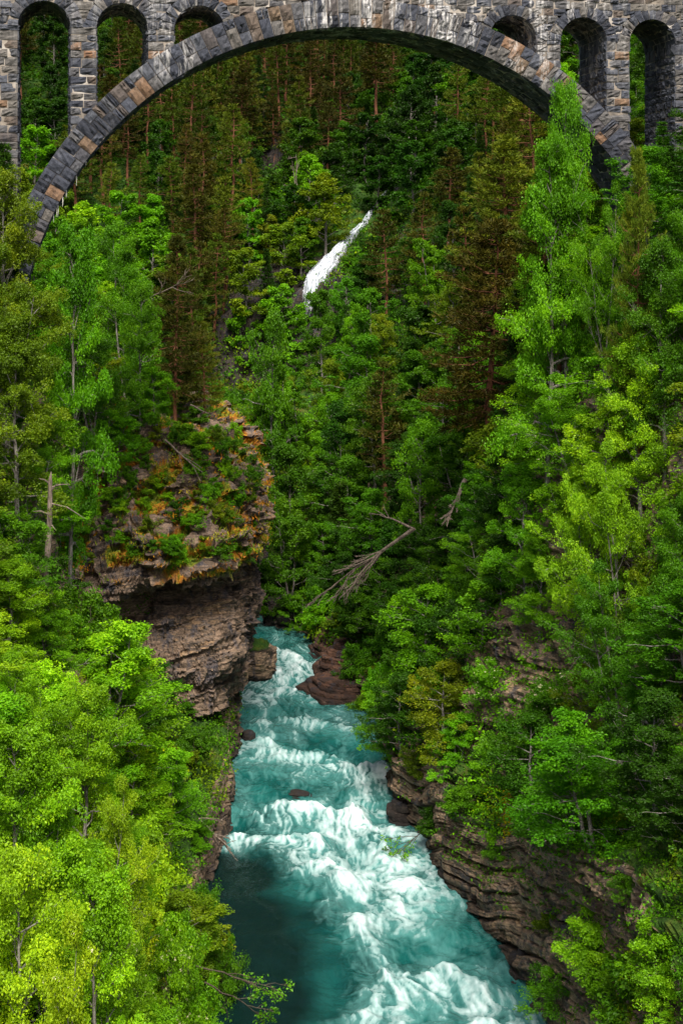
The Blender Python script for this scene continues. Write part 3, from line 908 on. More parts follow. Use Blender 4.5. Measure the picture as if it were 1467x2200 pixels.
# main arch: two courses of voussoirs on the face, coursed soffit
A0, A1 = math.radians(2), math.radians(178)
st, core = Parts(), Parts()
na = 94
ang = np.linspace(A0, A1, na + 1)
for y, ny in ((0.0, -1.0), (BW, 1.0)):
    rects, tn = [], []
    for i in range(na):
        a, b = ang[i] * RI, ang[i + 1] * RI
        cut = BRNG.choice([.55, .8, 1.0, 1.2, .9, .75])
        rr = [0, cut, RT_]
        for p, q in zip(rr[:-1], rr[1:]):
            if BRNG.uniform() < .12:
                m = (a + b) / 2
                rects += [(a, m, p, q), (m, b, p, q)]
            else:
                rects.append((a, b, p, q))
    mid = np.array([(r[0] + r[1]) / 2 / RI for r in rects])
    lowpart = np.abs(np.cos(mid))
    tn = np.where(BRNG.uniform(size=len(rects)) < .35 + .45 * (lowpart - .5), BRNG.uniform(0, .2, len(rects)), BRNG.uniform(.1, .93, len(rects)))
    blocks(st, ring_fn(0, ZC, RI, y, ny, .16), rects, .022, .08, .045, .16, tn, 5)
rects = []
for i in range(na):
    off = BRNG.uniform(0, .8)
    for p, q in split(.02, BW - .02, .6, .95):
        rects.append((ang[i] * RI, ang[i + 1] * RI, p, q))
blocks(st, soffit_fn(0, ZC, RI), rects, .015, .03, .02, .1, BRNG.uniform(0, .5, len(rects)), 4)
link('main_arch', st.mesh('main_arch'), M_stone, BR)
arc_core(core, 0, ZC, RI + .03, RE - .03, A0, A1, 140, -.07, BW + .07)
marc = link('arch_joint', core.mesh('arch_joint'), M_mortar, bpy.data.objects['main_arch'])
# lime icicles hanging from the lower edge of the great arch
t_ = NT("lime_deposit")
t_.principled((.62, .60, .54, 1), .7)
for k, deg in enumerate([26, 27.1, 27.6, 29.2, 30.1, 30.4, 33.5, 36.2]):
    a = math.radians(deg)
    p0 = np.array([-RI * math.cos(a), -.1 + BRNG.uniform(0, .25), ZC + RI * math.sin(a) + .03])
    L = BRNG.uniform(.2, .7)
    ic = Parts()
    tube(ic, [p0, p0 + [0.02, 0, -L * .5], p0 + [0, 0, -L]], [.035, .022, .005], 5)
    link('lime_icicle', ic.mesh('lime_icicle'), t_.m, bpy.data.objects['main_arch'])

def opening_half(z):
    if z < ZS:
        return OR
    if z < ZS + OR:
        return math.sqrt(max(OR * OR - (z - ZS) ** 2, 0))
    return 0.0
# piers, one object each, with the stones of both faces and of their side faces
edges = sorted([(c - OR, c + OR) for c in OPC])
piers = [(edges[i][1], edges[i + 1][0]) for i in range(len(edges) - 1)]
gz = 30.0
for (a, b) in piers:
    if b - a > 5:
        continue
    st = Parts()
    ctr = (a + b) / 2
    zb = max(ext_z(a), ext_z(b)) - 2.2 if abs(ctr) < 19.5 else 30.0
    zlow = min(ext_z(a), ext_z(b)) - .3 if abs(ctr) < 19.5 else 30.0
    zlow = max(zlow, 30.0)
    zs_ = np.concatenate([[zlow], np.cumsum(BRNG.uniform(.40, .58, 80)) + zlow])
    zs_ = zs_[zs_ < ZS - .2]
    zs_ = np.concatenate([zs_, [ZS + .1]])
    rf, rb, rj0, rj1 = [], [], [], []
    for z0, z1 in zip(zs_[:-1], zs_[1:]):
        c = a + (b - a) * BRNG.choice([.35, .5, .62, .42])
        one = BRNG.uniform() < .18
        for R in (rf, rb):
            R += [(a, b, z0, z1)] if one else [(a, c, z0, z1), (c, b, z0, z1)]
        for R in (rj0, rj1):
            R += [(p, q, z0, z1) for p, q in split(.0, BW, .5, .9)]
    blocks(st, front_fn, rf)
    blocks(st, back_fn, rb)
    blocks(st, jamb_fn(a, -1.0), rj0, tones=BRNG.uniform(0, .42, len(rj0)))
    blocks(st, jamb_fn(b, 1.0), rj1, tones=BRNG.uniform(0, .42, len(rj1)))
    po = link('pier', st.mesh('pier'), M_stone, BR)
    core = Parts()
    box(core, a + .03, b - .03, .03, BW - .03, zlow - (0 if abs(ctr) > 19.5 else .4), ZS + .1)
    link('pier_joint', core.mesh('pier_joint'), M_mortar, po)
# small arches
for c in OPC:
    st = Parts()
    nv_ = 13
    an = np.linspace(0, math.pi, nv_ + 1)
    ok = [(p, q) for p, q in zip(an[:-1], an[1:]) if ZS + (OR + .4) * math.sin((p + q) / 2) > ext_z(c - OR * math.cos((p + q) / 2)) - .9]
    for y, ny in ((0.0, -1.0), (BW, 1.0)):
        R = [(p * OR, q * OR, 0, .72 * BRNG.uniform(.85, 1.12)) for p, q in ok]
        blocks(st, ring_fn(c, ZS, OR, y, ny, .05), R, .012, .05, .03, .12, BRNG.choice([.05, .12, .2, .3, .55, .7], len(R)))
    R = []
    for p, q in ok:
        R += [(p * OR, q * OR, d0, d1) for d0, d1 in split(0.02, BW - .02, .5, .85)]
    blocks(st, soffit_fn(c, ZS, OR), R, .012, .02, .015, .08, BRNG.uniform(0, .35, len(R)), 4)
    so = link('spandrel_arch', st.mesh('spandrel_arch'), M_stone, BR)
    core = Parts()
    arc_core(core, c, ZS, OR + .02, OR + .6, 0, math.pi, 40, .0, BW)
    link('arch_joint', core.mesh('arch_joint'), M_mortar, so)
# wall above the openings and beside the crown, one part for each face
st, st_back, core = Parts(), Parts(), Parts()
zs_ = ZS + .1 + np.concatenate([[0], np.cumsum([.5, .46, .52, .44, .5, .48, .55, .45, .5])])
zs_ = zs_[zs_ < ZT]
zs_ = np.concatenate([zs_, [ZT]])
zlo = ZS + .1 - np.cumsum([.5, .46, .52, .5, .48, .5, .5])[::-1]
allz = np.concatenate([zlo, zs_])
for z0, z1 in zip(allz[:-1], allz[1:]):
    zm = (z0 + z1) / 2
    cuts = []
    for c in OPC:
        if zm < ZS + OR + .72:
            hh = math.sqrt(max((OR + .62) ** 2 - (zm - ZS) ** 2, 0)) if zm > ZS else OR + 0.0
            if hh > 0:
                cuts.append((c - hh, c + hh))
    if zm < ZC + RE - .12:
        hs = math.sqrt(max((RE - .12) ** 2 - (zm - ZC) ** 2, 0))
        cuts.append((-hs, hs))
    if zm < ZS + .1:
        cuts += [(-60, -8.3), (8.2, 60)]
    cuts.sort()
    x = -31.0
    iv = []
    for a, b in cuts:
        if a > x:
            iv.append((x, min(a, 31.0)))
        x = max(x, b)
    if x < 31.0:
        iv.append((x, 31.0))
    rf = []
    for a, b in iv:
        if b - a < .15:
            continue
        rf += [(p, q, z0, z1) for p, q in split(a, b, .65, 1.15)]
        box(core, a + .01, b - .01, .03, BW - .03, z0, z1 - .002)
    blocks(st, front_fn, rf)
    blocks(st_back, back_fn, rf)
link('spandrel_wall', st_back.mesh('spandrel_wall'), M_stone, BR)
wl_ = link('spandrel_wall', st.mesh('spandrel_wall'), M_stone, BR)
link('wall_joint', core.mesh('wall_joint'), M_mortar, wl_)
# shallow pilaster strips that rise over the outer piers
for s in (-16.75, 16.72):
    st = Parts()
    zz_ = np.arange(54.3, ZT - .1, .48)
    def pil(u, v):
        P = np.stack([u, 0 * u - .06, v], -1)
        return P, np.broadcast_to(np.array([0, -1., 0]), P.shape)
    blocks(st, pil, [(s - .62, s - .02, z, z + .48) for z in zz_] + [(s + .02, s + .62, z, z + .48) for z in zz_])
    link('pilaster', st.mesh('pilaster'), M_stone, BR)
# cornice, parapet and track bed above the picture's upper edge
st = Parts()
blocks(st, lambda u, v: (np.stack([u, 0 * u - .28, v], -1), np.broadcast_to(np.array([0, -1., 0]), u.shape + (3,))), [(p, q, ZT, ZT + .42) for p, q in split(-31, 31, 1.0, 1.4)], inward=.25)
blocks(st, lambda u, v: (np.stack([u, 0 * u - .02, v], -1), np.broadcast_to(np.array([0, -1., 0]), u.shape + (3,))), [(p, q, z, z + .45) for z in (ZT + .42, ZT + .87) for p, q in split(-31, 31, .7, 1.2)])
box(st, -31, 31, -.2, BW + .2, ZT + .003, ZT + .40)
box(st, -31, 31, .06, .46, ZT + .41, ZT + 1.35)
box(st, -31, 31, BW - .46, BW - .06, ZT + .41, ZT + 1.35)
link('parapet', st.mesh('parapet'), M_stone, BR)
# abutments that carry the ends into the hillsides
for sgn in (-1, 1):
    st, core = Parts(), Parts()
    a, b = (-40, -30.9) if sgn < 0 else (30.9, 40)
    rows = np.arange(30, ZT, .5)
    rf = []
    for z in rows:
        rf += [(p, q, z, z + .5) for p, q in split(a, b, .7, 1.1)]
    blocks(st, front_fn, rf, n=4)
    ab = link('abutment', st.mesh('abutment'), M_stone, BR)
    box(core, a, b, .03, BW - .03, 30, ZT)
    link('abutment_joint', core.mesh('abutment_joint'), M_mortar, ab)
    # skewback below the springing of the great arch
    st, core = Parts(), Parts()
    a, b = sorted((sgn * (RI + .0), sgn * (RE + 1.6)))
    blocks(st, front_fn, [(p, q, z, z + .55) for z in np.arange(22, 33.5, .55) for p, q in split(a, b, .8, 1.2)], n=4)
    sk = link('springing_block', st.mesh('springing_block'), M_stone, BR)
    box(core, a, b, .03, BW - .03, 22, 33.5)
    link('springing_joint', core.mesh('springing_joint'), M_mortar, sk)

# ------------------------------------------------------------------ tree builders
class Leaves:
    def __init__(self):
        self.c, self.a, self.b, self.t = [], [], [], []
    def add(self, c, a, b, t):
        self.c.append(c); self.a.append(a); self.b.append(b); self.t.append(t)
    def mesh(self, name, col=None):
        c, a, b, t = (np.concatenate(x) for x in (self.c, self.a, self.b, self.t))
        n = len(c)
        nrm = np.cross(a, b)
        nrm /= np.maximum(np.linalg.norm(nrm, axis=1, keepdims=True), 1e-9)
        fold = nrm * np.linalg.norm(b, axis=1, keepdims=True) * .35
        V = np.stack([c - a, c - a * .1 + b + fold, c + a, c - a * .1 - b + fold], 1)
        at_ = {'tone': np.repeat(t, 4)}
        if col is not None:
            at_['col'] = np.repeat(np.concatenate([col, np.ones((n, 1))], 1), 4, axis=0)
        return mesh(name, V.reshape(-1, 3), np.arange(n * 4).reshape(n, 4), at_)

def unit(v):
    return v / np.maximum(np.linalg.norm(v, axis=-1, keepdims=True), 1e-9)

def leaf_spray(L, R, centres, radii, n, size, up=.9, flat=.75, tones=None, narrow=.62, droop=0.0):
    """n leaves round each of the centres, in flattened layered puffs"""
    k = len(centres)
    d = unit(R.normal(size=(k, n, 3)))
    r = R.uniform(.15, 1, (k, n, 1)) ** .5
    off = d * r * radii[:, None, None]
    off[..., 2] *= flat
    off[..., 2] -= droop * (np.linalg.norm(off[..., :2], axis=-1)) ** 1.3
    c = centres[:, None] + off
    nrm = unit(R.normal(size=(k, n, 3)) * .75 + np.array([0, 0, up]) + unit(off) * .5)
    a = unit(np.cross(nrm, R.normal(size=(k, n, 3))))
    b = np.cross(nrm, a)
    s = size * R.uniform(.5, 1.5, (k, n, 1))
    t = np.clip((R.normal(.5, .16, (k, n)) if tones is None else tones[:, None] + R.normal(0, .13, (k, n))), 0, 1)
    L.add(c.reshape(-1, 3), (a * s * .5).reshape(-1, 3), (b * s * .5 * narrow).reshape(-1, 3), t.ravel())

def broadleaf(seed, H, W, base=.18, limbs=26, twigs=8, leaves=30, size=.2, shape='oval', stems=1, droop=.1, lean=.06, puff=.16):
    R = np.random.default_rng(seed)
    wood, L = Parts(), Leaves()
    cen, rad, ton = [], [], []
    for s in range(stems):
        sa = R.uniform(0, 6.28)
        sp = 0 if stems == 1 else R.uniform(.12, .3)
        hh = H * (1 if s == 0 else R.uniform(.7, .95))
        n = 9
        f = np.linspace(0, 1, n)
        wv = np.cumsum(R.normal(0, lean * H / n * 1.2, (n, 2)), axis=0)
        trunk = np.stack([wv[:, 0] + math.cos(sa) * sp * hh * f ** .8, wv[:, 1] + math.sin(sa) * sp * hh * f ** .8, f * hh * .96], 1)
        trunk[0, :2] = [.1 * s, -.05 * s]
        r0 = (.011 * H + .03) * (1 if stems == 1 else .7)
        tube(wood, np.concatenate([[trunk[0] - [0, 0, .6]], trunk]), np.concatenate([[r0 * 1.25], r0 * (1 - f) ** .9 + .012]), 7, R.uniform(.3, .7))
        nl = max(4, limbs // stems)
        for i in range(nl):
            h = base + (1 - base) * (i + R.uniform(0, 1)) / nl
            p0 = np.array([np.interp(h, f, trunk[:, k]) for k in range(3)])
            az = i * 2.399 + R.normal(0, .35) + sa
            x = (h - base) / (1 - base)
            prof = {'oval': (1 - (abs(x - .38) / .72) ** 2.1) ** .75 if abs(x - .38) < .72 else .05, 'cone': 1.05 - x, 'dome': (1 - x ** 2.6) ** .8 + .08, 'wide': (1 - x ** 3) ** .5}[shape]
            ln = max(.35, W * .5 * prof * R.uniform(.62, 1.22))
            el = math.radians(R.uniform(-5, 48) + 34 * x)
            dirn = np.array([math.cos(az) * math.cos(el), math.sin(az) * math.cos(el), math.sin(el)])
            m = 5
            g = np.linspace(0, 1, m)
            limb = p0 + dirn * ln * g[:, None] + np.array([0, 0, -1.0]) * (droop * ln * g ** 2)[:, None] + np.concatenate([[np.zeros(3)], np.cumsum(R.normal(0, .05 * ln, (m - 1, 3)), 0)])
            tube(wood, limb, (.35 * r0 * (1 - h * .6)) * (1 - .85 * g) + .006, 5, R.uniform(.3, .7))
            lt = R.normal(.48, .15)
            sd_ = np.cross(dirn, [0, 0, 1.0])
            sd_ = sd_ / max(np.linalg.norm(sd_), 1e-6)
            for j in range(twigs):                       # a bough: a flat fan of sprays on both sides of the limb
                q = R.uniform(.22, 1.04)
                pc = np.array([np.interp(min(q, 1), g, limb[:, k]) for k in range(3)])
                td = unit(dirn * R.uniform(.3, .9) + sd_ * R.choice([-1, 1]) * R.uniform(.2, 1.0) + [0, 0, R.normal(.06, .36)])
                tl_ = R.uniform(.08, .46) * ln * (1.15 - .6 * q) + .12
                pe = pc + td * tl_
                if j % 3 == 0:
                    tube(wood, [pc, (pc + pe) / 2 + [0, 0, .03], pe], [.016, .01, .004], 4, .5)
                cen.append(pe)
                rad.append(R.uniform(.45, 1.2) * puff * (W ** .5) * 1.25)
                ton.append(lt + R.normal(0, .07) + .10 * (q - .6))
    cen, rad, ton = np.array(cen), np.array(rad), np.array(ton)
    leaf_spray(L, R, cen, rad, leaves, size, tones=ton, droop=droop * .6)
    return wood.mesh('trunk'), L.mesh('crown'), H, W, cen

def conifer(seed, H, W, base=.3, whorls=22, per=5, tufts=9, blades=11, blen=.34, bw=.045, shape='pine', dead=6):
    R = np.random.default_rng(seed)
    wood, L = Parts(), Leaves()
    n = 9
    f = np.linspace(0, 1, n)
    wv = np.cumsum(R.normal(0, .007 * H, (n, 2)), axis=0)
    wv[0] = 0
    trunk = np.stack([wv[:, 0], wv[:, 1], f * H * .985], 1)
    r0 = .0105 * H + .055
    tube(wood, np.concatenate([[[0, 0, -.8]], trunk]), np.concatenate([[r0 * 1.2], r0 * (1 - f) ** .8 + .015]), 8, .5)
    for k in range(dead):
        h = R.uniform(.12, base + .1)
        az = R.uniform(0, 6.28)
        ln = R.uniform(.6, 1.6)
        p0 = np.array([np.interp(h, f, trunk[:, k2]) for k2 in range(3)])
        p1 = p0 + [math.cos(az) * ln, math.sin(az) * ln, -.1 * ln]
        tube(wood, [p0, (p0 + p1) / 2 + [0, 0, .08], p1], [.035, .022, .006], 4, .2)
    cen, ax, ton = [], [], []
    for i in range(whorls):
        x = (i + R.uniform(0, .6)) / whorls
        h = base + (1 - base) * x
        p0 = np.array([np.interp(h, f, trunk[:, k]) for k in range(3)])
        if shape == 'pine':
            prof = (1 - x ** 1.5) ** .75 * (.62 + .38 * min(1, x * 3.5)) * R.uniform(.6, 1.15) + .06
            el0 = math.radians(-8 + 42 * x)
        else:
            prof = (1.03 - x) ** .9 * R.uniform(.85, 1.1)
            el0 = math.radians(-16 + 40 * x)
        nb = per if shape != 'pine' else max(3, per + R.integers(-1, 2))
        for b in range(nb):
            az = b * 6.283 / nb + R.uniform(0, 6.28) * .25 + i * 1.1
            ln = max(.25, W * .5 * prof * R.uniform(.7, 1.2))
            el = el0 + R.normal(0, .12)
            dirn = np.array([math.cos(az) * math.cos(el), math.sin(az) * math.cos(el), math.sin(el)])
            g = np.linspace(0, 1, 5)
            sag = -.16 if shape != 'pine' else -.10
            limb = p0 + dirn * ln * g[:, None] + np.stack([0 * g, 0 * g, sag * ln * np.sin(g * 2.6)], 1)
            limb[1:] += np.cumsum(R.normal(0, .028 * ln, (4, 3)), 0)
            tube(wood, limb, (.02 + .012 * ln) * (1 - .85 * g) + .004, 4, R.uniform(.5, .9))
            side = unit(np.cross(dirn, [0, 0, 1.]))
            nt = max(3, int(tufts * (.4 + .6 * ln / (W * .5))))
            bt = R.normal(.5, .13)
            for t in range(nt):
                q = (.30 if shape == 'pine' else .12) + (.74 if shape == 'pine' else .9) * (t + R.uniform(0, 1)) / nt
                pc = np.array([np.interp(min(q, 1), g, limb[:, k]) for k in range(3)])
                spread = .30 * ln * (1.1 - .6 * q) + .1
                sgn = R.choice([-1, 1]) * R.uniform(.1, 1)
                pe = pc + side * sgn * spread + dirn * abs(sgn) * spread * .7 + [0, 0, R.normal(.02, .07) if shape == 'pine' else -.05]
                cen.append(pe)
                ax.append(unit(side * sgn * .7 + dirn + np.array([0, 0, .35 if shape == 'pine' else -.05])))
                ton.append(bt + R.normal(0, .1))
    cen, ax, ton = np.array(cen), np.array(ax), np.array(ton)
    k = len(cen)
    d = unit(ax[:, None] * .75 + R.normal(size=(k, blades, 3)) * (.62 if shape == 'pine' else .45) + np.array([0, 0, .22]))
    ln = blen * R.uniform(.6, 1.25, (k, blades, 1))
    c = cen[:, None] + R.normal(0, .11, (k, blades, 3)) * np.array([1, 1, .6]) + d * ln * .5
    b = unit(np.cross(d, R.normal(size=(k, blades, 3)))) * bw * R.uniform(.7, 1.4, (k, blades, 1))
    L.add(c.reshape(-1, 3), (d * ln * .5).reshape(-1, 3), b.reshape(-1, 3), np.clip(ton[:, None] + R.normal(0, .12, (k, blades)), 0, 1).ravel())
    return wood.mesh('trunk'), L.mesh('crown'), H, W, cen

PROTO = {
 'birch_near': [broadleaf(100 + k, 10, w, .14, 32, 18, 96, .10, sh, st, .12, .05, .155) for k, (w, sh, st) in enumerate([(5.6, 'oval', 1), (6.2, 'dome', 2), (5.0, 'oval', 1), (6.6, 'dome', 3)])],
 'birch_mid': [broadleaf(120 + k, 10, w, .12, 28, 16, 62, .14, sh, st, .12, .05, .16) for k, (w, sh, st) in enumerate([(5.0, 'oval', 1), (5.6, 'dome', 1), (5.0, 'dome', 3), (6.0, 'dome', 2)])],
 'birch_far': [broadleaf(140 + k, 10, w, .12, 25, 13, 40, .22, sh, 1, .12, .05, .17) for k, (w, sh) in enumerate([(5.0, 'oval'), (5.6, 'dome'), (5.2, 'dome')])],
 'pine_near': [conifer(200 + k, 16, w, b, 24, 5, 14, 18, .36, .032, 'pine', 12) for k, (w, b) in enumerate([(8.0, .22), (7.0, .18)])],
 'pine_far': [conifer(220 + k, 16, w, b, 15, 4, 10, 13, .42, .046, 'pine', 10) for k, (w, b) in enumerate([(5.4, .42), (4.8, .52), (6.0, .36), (5.0, .30)])],
 'spruce': [conifer(240 + k, 12, w, .06, 30, 7, 10, 9, .30, .045, 'spruce', 0) for k, w in enumerate([4.6, 4.0])],
 'shrub_near': [broadleaf(300 + k, 3, w, .05, 20, 14, 58, .10, sh, st, .15, .05, .15) for k, (w, sh, st) in enumerate([(3.6, 'wide', 4), (3.2, 'dome', 3), (4.2, 'wide', 5)])],
 'shrub': [broadleaf(320 + k, 3, w, .05, 20, 12, 44, .14, sh, st, .15, .05, .16) for k, (w, sh, st) in enumerate([(3.6, 'wide', 4), (3.2, 'dome', 3), (4.2, 'wide', 5)])],
}
BARK = {'birch': M_birch, 'pine': M_pinebark, 'spruce': M_spruce, 'shrub': M_shrubbark}
TONE = {  # leaf reflectance of the kinds of tree
 'd': (.029, .094, .003), 'g': (.066, .190, .003), 'b': (.118, .310, .004), 'l': (.190, .385, .006), 'y': (.245, .420, .008), 'o': (.125, .200, .005),
 'p': (.050, .054, .006), 'q': (.054, .090, .005), 's': (.056, .155, .003), 'c': (.098, .125, .008), 'r': (.053, .053, .007), 'e': (.020, .052, .004)}
BLOSSOM_T = NT("cream_blossom")
BLOSSOM_T.principled((.62, .58, .34, 1), .8)
TREES = []
def tree(kind, variant, loc, height, width, rz, tone, name, blossom=0, tilt=(0, 0)):
    P = PROTO[kind][variant % len(PROTO[kind])]
    wood, crown, H, W, cen = P
    fam = kind.split('_')[0]
    e = empty(name, loc, rz)
    e.rotation_euler = (tilt[0], tilt[1], rz)
    sc = (width / W, width / W, height / H)
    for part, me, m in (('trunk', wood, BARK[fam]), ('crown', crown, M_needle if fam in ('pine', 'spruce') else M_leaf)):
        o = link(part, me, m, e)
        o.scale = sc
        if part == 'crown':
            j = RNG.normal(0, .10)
            c = np.array(TONE[tone]) * (1 + j) * (.66 if loc[1] > 225 else 1.0) * np.array([1 + RNG.normal(0, .08), 1, 1])  # distant crowns dimmed: vignette darkening put into the leaf colour
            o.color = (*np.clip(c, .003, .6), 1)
    if blossom:
        key = 'blossom_%s_%d' % (kind, variant % len(PROTO[kind]))
        me = bpy.data.meshes.get(key)
        if me is None:
            R = np.random.default_rng(9)
            L = Leaves()
            top = cen[R.permutation(len(cen))[:int(len(cen) * .3)]] + [0, 0, .12]
            leaf_spray(L, R, top, np.full(len(top), .10), 9, .07, 1.5, .4)
            me = L.mesh(key)
        o = link('blossoms', me, BLOSSOM_T.m, e)
        o.scale = sc
    TREES.append(dict(o=e, kind=kind, fam=fam, tone=tone, h=height, w=width, loc=np.array(loc), name=name))
    return e

def poly_mask(px, py, poly):
    x, y = np.asarray(px, float), np.asarray(py, float)
    ins = np.zeros(x.shape, bool)
    n = len(poly)
    for i in range(n):
        x0, y0 = poly[i]
        x1, y1 = poly[(i + 1) % n]
        c = ((y0 > y) != (y1 > y)) & (x < (x1 - x0) * (y - y0) / (y1 - y0 + 1e-9) + x0)
        ins ^= c
    return ins
CLEAR = [  # lines of sight that stay open: (polygon in the photo, world distance of what is seen)
 ([(640, 640), (648, 570), (705, 530), (760, 540), (745, 575), (700, 612), (670, 645)], 211),
 ([(705, 540), (740, 495), (775, 455), (820, 405), (840, 415), (785, 495), (750, 545)], 234),
 ([(455, 640), (560, 590), (650, 555), (655, 650), (640, 730), (520, 760), (470, 770)], 203),
 ([(548, 285), (610, 255), (650, 300), (650, 330), (560, 375)], 265),
 ([(220, 1030), (300, 900), (440, 890), (550, 1060), (570, 1210), (550, 1390), (500, 1640), (460, 1640), (440, 1470), (290, 1440), (200, 1290), (170, 1180)], 118),
 ([(545, 1355), (660, 1355), (760, 1500), (830, 1560), (850, 1740), (930, 1860), (1170, 2200), (600, 2200), (440, 1980), (500, 1700)], 150),
 ([(930, 1760), (1120, 1790), (1467, 1780), (1467, 2060), (1150, 2110), (1030, 2000)], 110),
 ([(840, 1600), (960, 1660), (940, 1760), (850, 1750)], 120),
 ([(600, 1300), (720, 1330), (760, 1480), (640, 1500)], 150),
 ([(90, 430), (130, 330), (240, 200), (440, 80), (740, 20), (1040, 70), (1190, 170), (1170, 220), (1000, 105), (740, 62), (500, 110), (300, 235), (140, 430)], 105),
 ([(0, 0), (1467, 0), (1467, 200), (1340, 230), (1100, 60), (400, 60), (150, 260), (0, 280)], 100),
 ([(80, 1030), (120, 1030), (115, 1250), (85, 1250)], 79),
 ([(370, 1480), (500, 1480), (505, 1850), (450, 2000), (400, 1900), (370, 1700)], 92),
 ([(440, 1490), (545, 1440), (525, 1640), (508, 1760), (455, 1720)], 113),
 ([(1065, 1690), (1125, 1690), (1125, 1790), (1070, 1790)], 101),
 ([(78, 330), (135, 320), (125, 470), (80, 485)], 89),
 ([(690, 1310), (880, 1130), (890, 1160), (720, 1310)], 130),
]
def clear_share(P, h, w):
    """share of the crown's outline that would stand before something that must stay in view"""
    t = np.array([.2, .4, .6, .8, .97])
    s = np.array([-.36, 0, .36])
    X = P[0] + s[None] * w * (1 - .5 * np.abs(t[:, None] - .5))
    px, py = project(np.stack([X, np.full(X.shape, P[1]), np.broadcast_to(P[2] + t[:, None] * h, X.shape)], -1))
    worst = 0
    for k, (poly, dist) in enumerate(CLEAR):
        if P[1] < dist - 1.5:
            worst = max(worst, poly_mask(px, py, poly).mean() * (2.5 if k < 3 or k == 7 or dist in (101, 89) else 1))
    return worst
def clear_ok(P, h, w, limit=.2):
    return clear_share(P, h, w) <= limit

